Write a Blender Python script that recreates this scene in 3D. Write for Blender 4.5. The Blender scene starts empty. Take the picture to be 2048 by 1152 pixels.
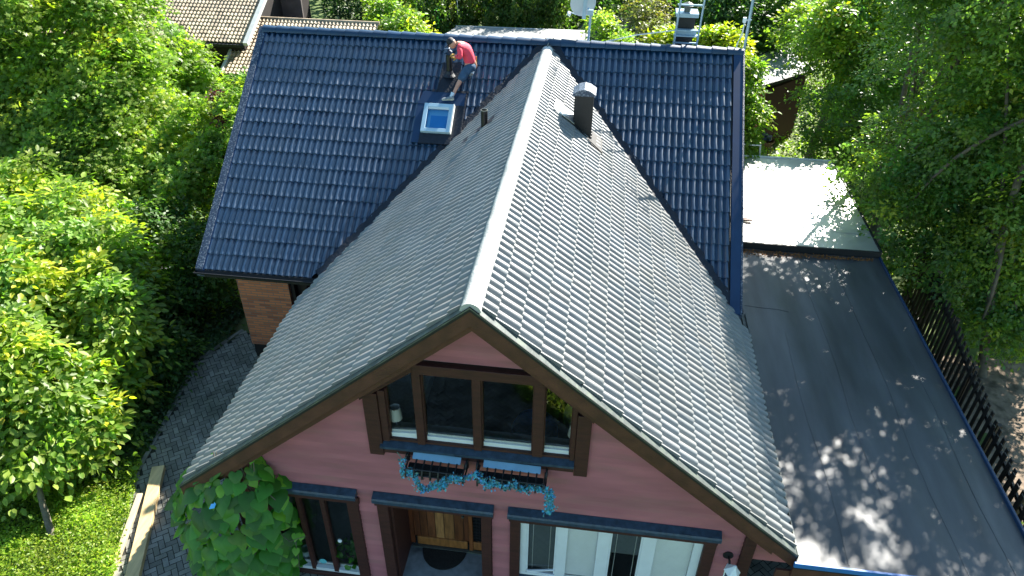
import bpy, bmesh, math, random
import numpy as np
from mathutils import Vector, Matrix, Quaternion
random.seed(7); RNG=np.random.default_rng(7)
S=0.8692            # metres per working unit
scene=bpy.context.scene
COL=scene.collection
# ---------------------------------------------------------------- camera
cam_d=bpy.data.cameras.new("camera"); cam=bpy.data.objects.new("camera",cam_d); COL.objects.link(cam)
cr=Vector((0.99141709,0.13042768,0.00898801)); cu=Vector((-0.08251001,0.57088956,0.81687037)); cf=Vector((-0.10141135,0.81060084,-0.57675126))
mw=Matrix((( cr.x,cu.x,-cf.x),(cr.y,cu.y,-cf.y),(cr.z,cu.z,-cf.z))).to_4x4()
mw.translation=Vector((1.50361517,-7.57207449,5.74059781))*S
cam.matrix_world=mw
cam_d.sensor_width=36; cam_d.lens=36*1443.89/2048; cam_d.clip_start=0.1; cam_d.clip_end=1000
scene.camera=cam
# ---------------------------------------------------------------- light
SUN=Vector((5.6,10.4,8.35)).normalized()
elev=math.asin(SUN.z); az=math.atan2(SUN.x,SUN.y)
w=bpy.data.worlds.new("World"); scene.world=w; w.use_nodes=True
nt=w.node_tree; nt.nodes.clear()
sky=nt.nodes.new('ShaderNodeTexSky'); sky.sky_type='NISHITA'; sky.sun_disc=False
sky.sun_elevation=elev; sky.sun_rotation=az; sky.air_density=1.0; sky.dust_density=0.3; sky.ozone_density=0.9
bg=nt.nodes.new('ShaderNodeBackground'); bg.inputs[1].default_value=0.066
wo=nt.nodes.new('ShaderNodeOutputWorld'); tn=nt.nodes.new('ShaderNodeVectorMath'); tn.operation='MULTIPLY'; tn.inputs[1].default_value=(.88,1.05,1.0); nt.links.new(sky.outputs[0],tn.inputs[0]); nt.links.new(tn.outputs[0],bg.inputs[0]); nt.links.new(bg.outputs[0],wo.inputs[0])
sl=bpy.data.lights.new("sun",'SUN'); sl.energy=5.0; sl.angle=math.radians(0.53); sl.color=(1,0.95,0.86)
so=bpy.data.objects.new("sun",sl); COL.objects.link(so); so.rotation_euler=SUN.to_track_quat('Z','Y').to_euler(); so.location=SUN*60
scene.view_settings.view_transform='Standard'; scene.view_settings.look='None'; scene.view_settings.exposure=1.95; scene.view_settings.gamma=1
scene.cycles.max_bounces=8; scene.cycles.transparent_max_bounces=12
# ---------------------------------------------------------------- materials
def mat(name,col,rough=.6,var=.15,sc=3.0,bump=0.0,bsc=30.0,metal=0.0,spec=.5,attr=False,col2=None,c2lo=.55,c2hi=.7,c2sc=2.0,stretch=(1,1,1),rvar=0.0,trans=0.0,coat=0.0):
    m=bpy.data.materials.new(name); m.use_nodes=True; n=m.node_tree.nodes; L=m.node_tree.links
    p=n['Principled BSDF']; p.inputs['Roughness'].default_value=rough; p.inputs['Metallic'].default_value=metal
    p.inputs['Specular IOR Level'].default_value=spec; p.inputs['Coat Weight'].default_value=coat; p.inputs['Coat Roughness'].default_value=.12
    g=n.new('ShaderNodeNewGeometry'); mp=n.new('ShaderNodeMapping'); mp.inputs['Scale'].default_value=stretch
    L.new(g.outputs['Position'],mp.inputs[0])
    nz=n.new('ShaderNodeTexNoise'); nz.inputs['Scale'].default_value=sc; nz.inputs['Detail'].default_value=6; L.new(mp.outputs[0],nz.inputs[0])
    mr=n.new('ShaderNodeMapRange'); mr.inputs[1].default_value=.3; mr.inputs[2].default_value=.7; mr.inputs[3].default_value=1-var; mr.inputs[4].default_value=1+var
    L.new(nz.outputs[0],mr.inputs[0])
    last=None
    c=n.new('ShaderNodeRGB'); c.outputs[0].default_value=(*col,1); last=c.outputs[0]
    if col2 is not None:
        n2=n.new('ShaderNodeTexNoise'); n2.inputs['Scale'].default_value=c2sc; n2.inputs['Detail'].default_value=8; L.new(mp.outputs[0],n2.inputs[0])
        m2=n.new('ShaderNodeMapRange'); m2.inputs[1].default_value=c2lo; m2.inputs[2].default_value=c2hi; L.new(n2.outputs[0],m2.inputs[0])
        mx=n.new('ShaderNodeMix'); mx.data_type='RGBA'; L.new(m2.outputs[0],mx.inputs[0]); L.new(last,mx.inputs[6]); mx.inputs[7].default_value=(*col2,1); last=mx.outputs[2]
    vm=n.new('ShaderNodeVectorMath'); vm.operation='SCALE'; L.new(last,vm.inputs[0]); L.new(mr.outputs[0],vm.inputs['Scale']); last=vm.outputs[0]
    if attr:
        a=n.new('ShaderNodeAttribute'); a.attribute_name='Col'
        v2=n.new('ShaderNodeVectorMath'); v2.operation='MULTIPLY'; L.new(last,v2.inputs[0]); L.new(a.outputs['Color'],v2.inputs[1]); last=v2.outputs[0]
    L.new(last,p.inputs['Base Color'])
    if rvar:
        r2=n.new('ShaderNodeMapRange'); r2.inputs[1].default_value=.3; r2.inputs[2].default_value=.7; r2.inputs[3].default_value=rough-rvar; r2.inputs[4].default_value=rough+rvar
        n3=n.new('ShaderNodeTexNoise'); n3.inputs['Scale'].default_value=sc*2.3; n3.inputs['Detail'].default_value=5; L.new(mp.outputs[0],n3.inputs[0])
        L.new(n3.outputs[0],r2.inputs[0]); L.new(r2.outputs[0],p.inputs['Roughness'])
    if bump:
        nb=n.new('ShaderNodeTexNoise'); nb.inputs['Scale'].default_value=bsc; nb.inputs['Detail'].default_value=4; L.new(mp.outputs[0],nb.inputs[0])
        b=n.new('ShaderNodeBump'); b.inputs['Strength'].default_value=bump; b.inputs['Distance'].default_value=.02; L.new(nb.outputs[0],b.inputs['Height']); L.new(b.outputs[0],p.inputs['Normal'])
    if trans:
        out=n['Material Output']; t=n.new('ShaderNodeBsdfTranslucent')
        v3=n.new('ShaderNodeVectorMath'); v3.operation='MULTIPLY'; L.new(last,v3.inputs[0]); v3.inputs[1].default_value=(2.3,2.8,0.9); L.new(v3.outputs[0],t.inputs[0])
        ms=n.new('ShaderNodeMixShader'); ms.inputs[0].default_value=trans; L.new(p.outputs[0],ms.inputs[1]); L.new(t.outputs[0],ms.inputs[2]); L.new(ms.outputs[0],out.inputs[0])
    return m
def glass(name,tint=(.75,.82,.8),refl=1.6):
    m=bpy.data.materials.new(name); m.use_nodes=True; n=m.node_tree.nodes; L=m.node_tree.links; n.remove(n['Principled BSDF'])
    g=n.new('ShaderNodeBsdfGlossy'); g.inputs['Roughness'].default_value=.01; g.inputs[0].default_value=(1,1,1,1)
    t=n.new('ShaderNodeBsdfTransparent'); t.inputs[0].default_value=(*tint,1)
    f=n.new('ShaderNodeFresnel'); f.inputs[0].default_value=refl
    nz=n.new('ShaderNodeTexNoise'); nz.inputs['Scale'].default_value=1.2
    b=n.new('ShaderNodeBump'); b.inputs['Strength'].default_value=.04; b.inputs['Distance'].default_value=.05; L.new(nz.outputs[0],b.inputs['Height']); L.new(b.outputs[0],g.inputs['Normal'])
    ms=n.new('ShaderNodeMixShader'); L.new(f.outputs[0],ms.inputs[0]); L.new(t.outputs[0],ms.inputs[1]); L.new(g.outputs[0],ms.inputs[2]); L.new(ms.outputs[0],n['Material Output'].inputs[0])
    return m
MT={}
MT['tile_blue']=mat('glazed_blue_tile',(.001,.030,.080),.42,.15,2.0,bump=.06,bsc=60,attr=True,spec=.4,rvar=.04,coat=1.0)
for _m in (MT['tile_blue'],): _p=_m.node_tree.nodes['Principled BSDF']; _p.inputs['Coat Roughness'].default_value=.29; _p.inputs['Coat IOR'].default_value=2.0
MT['tile_grey']=mat('aged_grey_tile',(.205,.212,.215),.40,.10,1.4,bump=.2,bsc=70,attr=True,spec=.6,rvar=.06,col2=(.18,.188,.18),c2lo=.55,c2hi=.8,c2sc=.9)
MT['ridge_blue']=mat('blue_ridge_tile',(.012,.045,.10),.45,.15,3,bump=.1,attr=True)
MT['ridge_grey']=mat('grey_ridge_coating',(.40,.41,.40),.55,.22,2.5,bump=.4,bsc=25,col2=(.24,.25,.23),c2lo=.5,c2hi=.8,c2sc=3)
MT['fleck']=mat('flecked_metal',(.03,.05,.09),.45,.5,60,bump=.5,bsc=90,col2=(.16,.19,.24),c2lo=.52,c2hi=.6,c2sc=28)
MT['blue_metal']=mat('blue_painted_metal',(.006,.034,.095),.5,.1,4,spec=.5)
MT['black_metal']=mat('black_sheet_metal',(.007,.008,.010),.6,.3,5,bump=.1,bsc=12)
MT['rubber_shade']=mat('black_rubber_and_valley_shade',(.006,.011,.022),.55,.3,8,bump=.6,bsc=18)  # real plates at pipes and skylight, and the valley strips painted as shadow
MT['grey_metal']=mat('weathered_zinc',(.085,.10,.095),.55,.3,6,metal=.2,rvar=.12,bump=.15,bsc=20,col2=(.10,.12,.09),c2lo=.5,c2hi=.75,c2sc=6)
MT['alu']=mat('bright_flashing',(.62,.66,.68),.32,.15,6,metal=.8,bump=.2,bsc=8)
MT['galv']=mat('blue_grey_galvanised',(.30,.42,.52),.4,.1,5,metal=.3)
MT['brown']=mat('brown_stained_wood',(.050,.013,.010),.6,.3,4,bump=.25,bsc=40,stretch=(1,1,6))
MT['brown2']=mat('brown_barge_wood',(.080,.028,.018),.6,.3,4,bump=.25,bsc=40)
MT['wall']=mat('dusty_red_siding',(.40,.135,.155),.75,.14,1.1,bump=.3,bsc=60,stretch=(1,1,5),attr=True,col2=(.34,.14,.14),c2lo=.45,c2hi=.75,c2sc=1.2)
MT['sillblue']=mat('dark_blue_sill',(.03,.055,.09),.4,.35,12,bump=.2,bsc=60)
MT['white']=mat('white_paint',(.72,.76,.80),.4,.04,5)
MT['whitefab']=mat('white_fabric',(.72,.76,.74),.8,.05,5)
MT['pane_backing']=mat('closed_white_blind',(.84,.87,.93),.7,.03,5)
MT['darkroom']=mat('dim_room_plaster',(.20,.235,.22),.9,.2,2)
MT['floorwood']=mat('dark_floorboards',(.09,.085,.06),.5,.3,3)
MT['bluefab']=mat('blue_knit',(.03,.24,.80),.9,.15,20,bump=.5,bsc=60)
MT['whitekn']=mat('pale_knit',(.75,.85,.88),.9,.15,20)
MT['glass']=glass('window_glass',(.98,.99,.99),1.7)
MT['skyglass']=glass('roof_window_glass',(.9,.95,1),1.35)
MT['bluelight']=mat('blue_sky_reflection',(.03,.36,.72),.6,.06,2)  # blue sky reflection of the roof window, painted as a colour
MT['bluelight2']=mat('pale_sky_reflection',(.22,.62,.85),.6,.04,2)  # paler part of that painted sky reflection
MT['door']=mat('weathered_door_plank',(.16,.055,.02),.5,.4,3,bump=.2,bsc=30,stretch=(6,6,1),attr=True)
MT['stone']=mat('grey_porch_slab',(.22,.25,.27),.7,.2,9,bump=.3,bsc=60,col2=(.06,.07,.07),c2lo=.58,c2hi=.72,c2sc=1.6)
MT['mat']=mat('black_rubber_mat',(.012,.013,.013),.9,.3,30,bump=.6,bsc=60)
MT['plinth']=mat('black_plinth',(.015,.014,.014),.8,.3,8)
MT['felt']=mat('bitumen_roofing_felt',(.068,.072,.078),.43,.35,.9,bump=.10,bsc=150,rvar=.04,spec=.5,stretch=(3,.5,1),col2=(.085,.09,.095),c2lo=.5,c2hi=.8,c2sc=1.2)
MT['felt2']=mat('pale_roofing_sheet',(.62,.60,.56),.40,.15,1.5,metal=.55,bump=.15,bsc=60,rvar=.08)
MT['felt3']=mat('pale_grey_felt',(.30,.30,.29),.8,.1,3,bump=.1)
MT['bluetrim']=mat('blue_roof_trim',(.03,.16,.45),.35,.15,6)
MT['black']=mat('black_plastic',(.012,.012,.013),.35,.2,8)
MT['blackiron']=mat('black_wrought_iron',(.015,.016,.018),.5,.2,8)
MT['darkbox']=mat('blue_box_liner',(.22,.42,.60),.4,.1,4)
MT['skin']=mat('skin',(.58,.30,.21),.5,.05,8)
MT['shirt']=mat('coral_red_shirt',(.85,.065,.11),.8,.1,8,bump=.3,bsc=30)
MT['shorts']=mat('blue_work_shorts',(.035,.085,.16),.8,.25,10,bump=.3,bsc=30)
MT['cap']=mat('black_cap',(.012,.012,.02),.7,.1,8)
MT['glove']=mat('tan_work_glove',(.55,.33,.07),.7,.1,8)
MT['shoe']=mat('grey_trainer',(.22,.25,.28),.6,.2,30)
MT['sole']=mat('pale_sole',(.5,.5,.42),.7,.1,8)
MT['sock']=mat('white_sock',(.6,.72,.85),.8,.05,8)
MT['tile_beige']=mat('beige_roof_tile',(.40,.315,.215),.7,.3,3,attr=True,col2=(.26,.20,.14),c2lo=.5,c2hi=.7,c2sc=2)
MT['tile_dark']=mat('dark_corrugated_roof',(.05,.05,.055),.4,.4,4,attr=True)
MT['darkwood']=mat('black_brown_timber',(.016,.011,.010),.7,.3,4)
MT['palewood']=mat('pale_barge_board',(.55,.57,.55),.6,.1,5)
MT['greenwall']=mat('green_timber',(.10,.22,.13),.7,.15,5)
MT['redwall']=mat('dark_red_timber',(.05,.010,.008),.75,.3,5,stretch=(8,8,1))
MT['redwall2']=mat('worn_red_corner',(.30,.09,.05),.75,.2,5)
MT['greyroof']=mat('grey_shed_roof',(.20,.22,.23),.6,.15,8)
MT['fence']=mat('dark_weathered_fence',(.045,.035,.028),.7,.35,5)
MT['plank']=mat('fresh_sawn_pine',(.55,.40,.20),.6,.18,2,bump=.15,bsc=40,stretch=(8,1,1))
MT['plank2']=mat('worn_grey_timber',(.40,.33,.22),.7,.2,2,bump=.15,bsc=40,stretch=(8,1,1))
MT['bark']=mat('grey_brown_bark',(.115,.10,.075),.85,.4,4,bump=.8,bsc=18)
MT['birchbark']=mat('pale_birch_bark',(.40,.42,.40),.8,.3,3,col2=(.05,.05,.05),c2lo=.58,c2hi=.62,c2sc=4)
MT['grass']=mat('lawn',(.075,.115,.022),.9,.35,1.3,bump=.6,bsc=40,col2=(.11,.10,.045),c2lo=.5,c2hi=.75,c2sc=.6)
MT['asphalt']=mat('asphalt',(.15,.16,.17),.85,.15,4)
MT['paver']=mat('concrete_paver',(.20,.20,.175),.75,.3,3,bump=.4,bsc=50,attr=True,col2=(.06,.075,.05),c2lo=.5,c2hi=.7,c2sc=.7)
MT['joint']=mat('paver_joint_soil',(.022,.022,.016),.95,.3,6)
MT['soil']=mat('dry_garden_soil',(.21,.155,.11),.95,.4,5,bump=1.0,bsc=9,col2=(.10,.075,.05),c2lo=.52,c2hi=.66,c2sc=4)
MT['rust']=mat('rusty_wheelbarrow',(.10,.05,.035),.6,.3,8)
MT['blackbag']=mat('black_plastic_sack',(.015,.02,.03),.28,.3,8,bump=.6,bsc=12)
MT['litter']=mat('dry_brown_leaf',(.30,.13,.035),.8,.2,5,attr=True)
MT['lamp']=mat('white_lantern_metal',(.80,.86,.92),.4,.03,5)
MT['sticker']=mat('turquoise_sticker',(.15,.55,.62),.4,.03,5)
MT['cyanflower']=mat('turquoise_blossom',(.10,.42,.66),.7,.2,30,attr=True,trans=.15)
MT['greyleaf']=mat('grey_green_sprig',(.10,.24,.22),.7,.2,30,attr=True)
MT['clip']=mat('bright_blue_scrap',(.06,.42,.95),.4,.02,5)
MT['brickp']=mat('pale_plant_pot',(.45,.6,.7),.5,.05,5)
MT['concrete']=mat('kerb_concrete',(.30,.31,.30),.85,.15,6,bump=.3)
def leafmat(name,col,tr=.42,spec=.35,rough=.45): return mat(name,col,rough,.1,2,attr=True,trans=tr,spec=spec)
MT['leaf_maple']=leafmat('maple_leaf',(.155,.230,.035))
MT['leaf_hazel']=leafmat('hazel_leaf',(.165,.245,.045))
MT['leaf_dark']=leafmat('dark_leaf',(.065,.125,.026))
MT['leaf_right']=leafmat('glossy_green_leaf',(.105,.18,.040),.45,.5,.42)
MT['leaf_yellow']=leafmat('yellow_green_leaf',(.26,.29,.020))
MT['leaf_birch']=leafmat('birch_leaf',(.085,.135,.028))
MT['leaf_purple']=leafmat('purple_leaf',(.085,.022,.032))
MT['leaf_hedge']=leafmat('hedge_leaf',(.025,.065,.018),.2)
MT['leaf_olive']=leafmat('olive_leaf',(.13,.13,.045))
MT['leaf_vine']=mat('broad_vine_leaf',(.050,.190,.018),.42,.12,6,attr=True,trans=.28,spec=.45,bump=.15,bsc=14)
MT['weed']=leafmat('ground_weed',(.17,.26,.03))
# brick material: bricks and joints are surface pattern of the brick wall
def brickmat():
    m=mat('orange_brick',(.36,.13,.055),.8,.2,4,bump=.3,bsc=50); n=m.node_tree.nodes; L=m.node_tree.links; p=n['Principled BSDF']
    g=n.new('ShaderNodeNewGeometry'); sx=n.new('ShaderNodeSeparateXYZ'); L.new(g.outputs['Position'],sx.inputs[0])
    ad=n.new('ShaderNodeMath'); ad.operation='ADD'; L.new(sx.outputs[0],ad.inputs[0]); L.new(sx.outputs[1],ad.inputs[1])
    cb=n.new('ShaderNodeCombineXYZ'); L.new(ad.outputs[0],cb.inputs[0]); L.new(sx.outputs[2],cb.inputs[1])
    b=n.new('ShaderNodeTexBrick'); L.new(cb.outputs[0],b.inputs['Vector']); b.inputs['Scale'].default_value=1
    b.inputs['Brick Width'].default_value=.26; b.inputs['Row Height'].default_value=.0667; b.inputs['Mortar Size'].default_value=.009
    b.inputs['Color1'].default_value=(.62,.20,.085,1); b.inputs['Color2'].default_value=(.20,.055,.04,1); b.inputs['Mortar'].default_value=(.20,.16,.13,1); b.inputs['Bias'].default_value=-.30
    b.offset=.5; b.inputs['Mortar Smooth'].default_value=.2
    L.new(b.outputs[0],p.inputs['Base Color'])
    return m
MT['brick']=brickmat()
# ---------------------------------------------------------------- mesh helpers
class MB:
    def __init__(s): s.v=[]; s.f=[]; s.c=[]; s.cur=1.0
    def add(s,vs,fs,c=None):
        o=len(s.v); s.v+= [tuple(v) for v in vs]; s.f+=[tuple(i+o for i in f) for f in fs]
        c=s.cur if c is None else c
        s.c+=[c if isinstance(c,tuple) else (c,c,c)]*len(vs)
    def box(s,x0,y0,z0,x1,y1,z1,c=None):
        s.add([(x0,y0,z0),(x1,y0,z0),(x1,y1,z0),(x0,y1,z0),(x0,y0,z1),(x1,y0,z1),(x1,y1,z1),(x0,y1,z1)],
          [(0,3,2,1),(4,5,6,7),(0,1,5,4),(1,2,6,5),(2,3,7,6),(3,0,4,7)],c)
    def obox(s,p0,p1,up,w,h,c=None,off=0.0):
        p0=Vector(p0);p1=Vector(p1);d=(p1-p0).normalized();up=Vector(up);sd=d.cross(up).normalized();up=sd.cross(d).normalized()
        q=[]
        for p in (p0,p1):
            for a,b in ((-1,0),(1,0),(1,1),(-1,1)): q.append(p+sd*w*.5*a+up*(h*b+off))
        s.add(q,[(3,2,1,0),(4,5,6,7),(0,1,5,4),(1,2,6,5),(2,3,7,6),(3,0,4,7)],c)
    def prism(s,poly,d,c=None):
        n=len(poly); d=Vector(d); a=[Vector(p) for p in poly]; b=[p+d for p in a]
        s.add(a+b,[tuple(range(n))[::-1],tuple(range(n,2*n))]+[(i,(i+1)%n,(i+1)%n+n,i+n) for i in range(n)],c)
    def tube(s,pts,rad,n=8,c=None,cap=True):
        pts=[Vector(p) for p in pts]; 
        if not hasattr(rad,'__len__'): rad=[rad]*len(pts)
        vs=[];fs=[]; prev=None
        for i,p in enumerate(pts):
            t=(pts[min(i+1,len(pts)-1)]-pts[max(i-1,0)]).normalized()
            if prev is None: a=t.orthogonal().normalized()
            else: a=(prev-t*prev.dot(t)).normalized()
            prev=a; b=t.cross(a)
            for k in range(n):
                q=2*math.pi*k/n; vs.append(p+(a*math.cos(q)+b*math.sin(q))*rad[i])
        for i in range(len(pts)-1):
            for k in range(n): fs.append((i*n+k,i*n+(k+1)%n,(i+1)*n+(k+1)%n,(i+1)*n+k))
        if cap: fs.append(tuple(range(n))[::-1]); fs.append(tuple(range((len(pts)-1)*n,len(pts)*n)))
        s.add(vs,fs,c)
    def lathe(s,c0,prof,n=16,axis=(0,0,1),c=None,sx=1,sy=1):
        ax=Vector(axis).normalized(); q=Vector((0,0,1)).rotation_difference(ax); c0=Vector(c0); vs=[];fs=[]
        for r,z in prof:
            for k in range(n):
                a=2*math.pi*k/n; vs.append(c0+q@Vector((r*math.cos(a)*sx,r*math.sin(a)*sy,z)))
        for i in range(len(prof)-1):
            for k in range(n): fs.append((i*n+k,i*n+(k+1)%n,(i+1)*n+(k+1)%n,(i+1)*n+k))
        s.add(vs,fs,c)
BASE={}
def mesh_np(name,v,f,base=(0,0,0),col=None):
    me=bpy.data.meshes.new(name); v=(np.asarray(v,float)-np.asarray(base,float))*S
    if isinstance(f,np.ndarray):
        k=f.shape[1]; me.vertices.add(len(v)); me.vertices.foreach_set('co',v.astype(np.float32).ravel())
        me.loops.add(f.size); me.loops.foreach_set('vertex_index',f.astype(np.int32).ravel())
        me.polygons.add(len(f)); me.polygons.foreach_set('loop_start',(np.arange(len(f))*k).astype(np.int32))
        me.update(calc_edges=True)
    else:
        me.from_pydata([tuple(x) for x in v],[],f); me.update()
    if col is not None:
        a=me.color_attributes.new('Col','FLOAT_COLOR','POINT'); c=np.ones((len(v),4),np.float32); c[:,:3]=np.asarray(col,np.float32); a.data.foreach_set('color',c.ravel())
    return me
def tag(o,label=None,cat=None,group=None,kind=None):
    if label: o['label']=label
    if cat: o['category']=cat
    if group: o['group']=group
    if kind: o['kind']=kind
    return o
def thing(name,label,cat,base,group=None,rotz=0):
    o=bpy.data.objects.new(name,None); COL.objects.link(o); o.location=Vector(base)*S; o.rotation_euler=(0,0,rotz); o.empty_display_size=.1
    BASE[o.name]=tuple(base) if rotz==0 else (0,0,0); tag(o,label,cat,group); return o
def link(name,me,m,parent=None,base=None,smooth=False,sharp=None):
    o=bpy.data.objects.new(name,me); COL.objects.link(o); me.materials.append(MT[m] if isinstance(m,str) else m)
    if parent is not None: o.parent=parent; BASE[o.name]=BASE[parent.name]
    else:
        o.location=Vector(base)*S if base is not None else (0,0,0); BASE[o.name]=tuple(base) if base is not None else (0,0,0)
    if smooth:
        me.shade_smooth()
        if sharp: me.set_sharp_from_angle(angle=math.radians(sharp))
    return o
def obj(name,b,m,parent=None,smooth=False,bevel=0,base=None,sharp=35):
    bs=BASE[parent.name] if parent is not None else (base or (0,0,0))
    me=mesh_np(name,b.v,b.f,bs,b.c)
    if bevel:
        bm=bmesh.new(); bm.from_mesh(me); bmesh.ops.bevel(bm,geom=[e for e in bm.edges if e.is_manifold and e.calc_face_angle(0)>.5],offset=bevel*S,segments=1,affect='EDGES'); bm.to_mesh(me); bm.free()
    return link(name,me,m,parent,base,smooth,sharp)
def top(name,b,m,label,cat,base,group=None,**k): return tag(obj(name,b,m,None,base=base,**k),label,cat,group)
def st(name,b,m,**k): return tag(obj(name,b,m,None,**k),kind='structure')
def dup(root,loc,rotz=0,label=None,scale=1.0):
    r=root.copy(); COL.objects.link(r); r.location=Vector(loc)*S; r.rotation_euler=(0,0,rotz); r.scale=(scale,)*3
    if label: r['label']=label
    for ch in list(root.children):
        c=ch.copy(); COL.objects.link(c); c.parent=r
    return r
# ---------------------------------------------------------------- roof tiles
def tiles(name,O,U,V,ulen,vlen,pitch,gauge,m,parent,cuts=(),crest=.052,step=.034,seg=8,jit=.004,cvar=.12,base=None,sharp=2.6):
    O=np.array(O,float);U=np.array(U,float);V=np.array(V,float);N=np.cross(U,V); N=N if N[2]>0 else -N
    nw=int(math.ceil(ulen/pitch)); nu=nw*seg+2; nc=int(math.ceil(vlen/gauge-1e-6))
    us=np.maximum(np.arange(nu)-1,0)*pitch/seg; ph=us/pitch
    prof=crest*(1-(0.5-0.5*np.cos(2*np.pi*ph))**sharp)
    ti=np.minimum((ph/2+.001).astype(int),nw//2)
    rows=[];cols=[]
    for j in range(nc):
        dj=RNG.normal(0,jit,nw//2+2)[ti]; dv=RNG.normal(0,jit*1.2,nw//2+2)[ti]; tl=RNG.normal(0,jit*.5,nw//2+2)[ti]
        cv=(1+RNG.uniform(-cvar,cvar,nw//2+2))[ti]; hue=RNG.uniform(-.03,.03,nw//2+2)[ti]
        v0=j*gauge; v1=min((j+1)*gauge,vlen)
        for t,hh in ((0,0),(.5,.5),(.93,.93),(1.0,.86),(1.003,.05)):
            vv=v0+(v1-v0)*t+(dv if t>.6 else 0)
            z=prof*(1.0 if hh!=.05 else .8)+step*hh+(dj*t if hh!=.05 else -0.004)
            z=z.copy(); z[0]=-.05
            rows.append(O+us[:,None]*U+(vv if np.ndim(vv) else np.full(nu,vv))[:,None]*V+z[:,None]*N)
            cols.append(np.stack([cv+hue,cv,cv-hue],-1))
    v=np.concatenate(rows); c=np.concatenate(cols); nr=len(rows)
    i=np.arange(nr-1)[:,None]*nu+np.arange(nu-1)[None,:]
    f=np.stack([i,i+1,i+nu+1,i+nu],-1).reshape(-1,4)
    if np.cross(U,V)[2]<0: f=f[:,::-1]
    b=np.array(BASE[parent.name] if parent is not None else (base or (0,0,0)))
    me=mesh_np(name,v,f,b,c)
    if cuts:
        bm=bmesh.new(); bm.from_mesh(me)
        for co,no in cuts:
            g=bm.verts[:]+bm.edges[:]+bm.faces[:]
            bmesh.ops.bisect_plane(bm,geom=g,dist=1e-5,plane_co=(Vector(co)-Vector(b))*S,plane_no=Vector(no),clear_outer=True)
        bm.to_mesh(me); bm.free()
    return link(name,me,m,parent,base,True,40)
# ---------------------------------------------------------------- leaves
def tmpl(kind):
    if kind=='oval':   # folded oval leaf, stalk at origin, tip along +x
        v=[(0,0,0),(.35,.27,.05),(.75,.2,.03),(1,0,-.08),(.75,-.2,.03),(.35,-.27,.05),(.5,0,-.02)]
        f=[(0,6,1),(1,6,2),(2,6,3),(3,6,4),(4,6,5),(5,6,0)]
    elif kind=='dia':
        v=[(0,0,0),(.45,.3,.06),(1,0,-.06),(.45,-.3,.06)]; f=[(0,2,1),(0,3,2)]
    elif kind=='maple':
        v=[(0,0,0),(.1,.42,-.05),(.38,.2,.02),(.62,.48,-.06),(.62,.14,.02),(1,0,-.1),(.62,-.14,.02),(.62,-.48,-.06),(.38,-.2,.02),(.1,-.42,-.05)]
        f=[(0,2,1),(2,4,3),(0,4,2),(4,6,5),(0,6,4),(6,8,7),(0,8,6),(0,9,8)]
    elif kind=='heart':
        v=[(0.12,0,0),(-.08,.16,.03),(.0,.38,.02),(.22,.5,-.02),(.5,.44,-.05),(.78,.22,-.09),(1.03,0,-.16),(.78,-.22,-.09),(.5,-.44,-.05),(.22,-.5,-.02),(.0,-.38,.02),(-.08,-.16,.03),(.5,0,.05),(.35,.22,.055),(.35,-.22,.055)]
        f=[(0,1,13),(1,2,13),(2,3,13),(3,4,13),(4,5,12),(5,6,12),(6,7,12),(7,8,12),(8,9,14),(9,10,14),(10,11,14),(11,0,14),(0,13,12),(0,12,14),(13,4,12),(14,12,8)]
    return np.array(v,float),np.array(f,int)
def leaves(pos,nrm,tip,size,kind,colr):
    v,f=tmpl(kind); n=len(pos)
    nrm=nrm/np.linalg.norm(nrm,axis=1,keepdims=True); tip=tip-nrm*(tip*nrm).sum(1,keepdims=True); tip/=np.linalg.norm(tip,axis=1,keepdims=True)+1e-9
    sd=np.cross(nrm,tip); s=size[:,None,None]
    V=pos[:,None,:]+s*(v[None,:,0:1]*tip[:,None,:]+v[None,:,1:2]*sd[:,None,:]+v[None,:,2:3]*nrm[:,None,:])
    F=f[None]+(np.arange(n)*len(v))[:,None,None]
    C=np.repeat(colr,len(v),0)
    return V.reshape(-1,3),F.reshape(-1,f.shape[1]),C
def crown_pts(ells,ncl,per,spray,inner=.3,up=.35,droop=0.0,flat=.35,zmin=-7.3):
    E=np.array(ells,float); p=E[:,3]**2; p/=p.sum(); k=RNG.choice(len(E),ncl,p=p)
    d=RNG.normal(size=(ncl,3)); d[:,2]+=up; d/=np.linalg.norm(d,axis=1,keepdims=True)
    rr=np.where(RNG.random(ncl)<inner,RNG.uniform(.25,.8,ncl),RNG.uniform(.76,1.12,ncl)*np.where(RNG.random(ncl)<.16,RNG.uniform(1.05,1.3,ncl),1))
    c=E[k,:3]+d*(E[k,3]*rr)[:,None]; ok=c[:,2]>zmin; c=c[ok];d=d[ok]; ncl=len(c)
    sp=spray*RNG.uniform(.5,1.5,ncl)
    n0=d*.45+np.array([0,0,.75])+RNG.normal(0,.25,(ncl,3)); n0/=np.linalg.norm(n0,axis=1,keepdims=True)
    i=np.repeat(np.arange(ncl),per); m=len(i)
    o=RNG.normal(0,1,(m,3)); o-=n0[i]*(o*n0[i]).sum(1,keepdims=True)*(1-flat); pos=c[i]+o*sp[i][:,None]*.55
    rad=np.linalg.norm(o,axis=1)*sp[i]*.55; pos[:,2]-=rad*rad*.5+droop*RNG.random(m)
    nr=n0[i]+RNG.normal(0,.42,(m,3)); tp=o+RNG.normal(0,.5,(m,3))+d[i]*.4; tp[:,2]-=.35
    pos=np.maximum(pos,np.array([-1e9,-1e9,zmin-.05]))
    return c,i,pos,nr,tp
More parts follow.
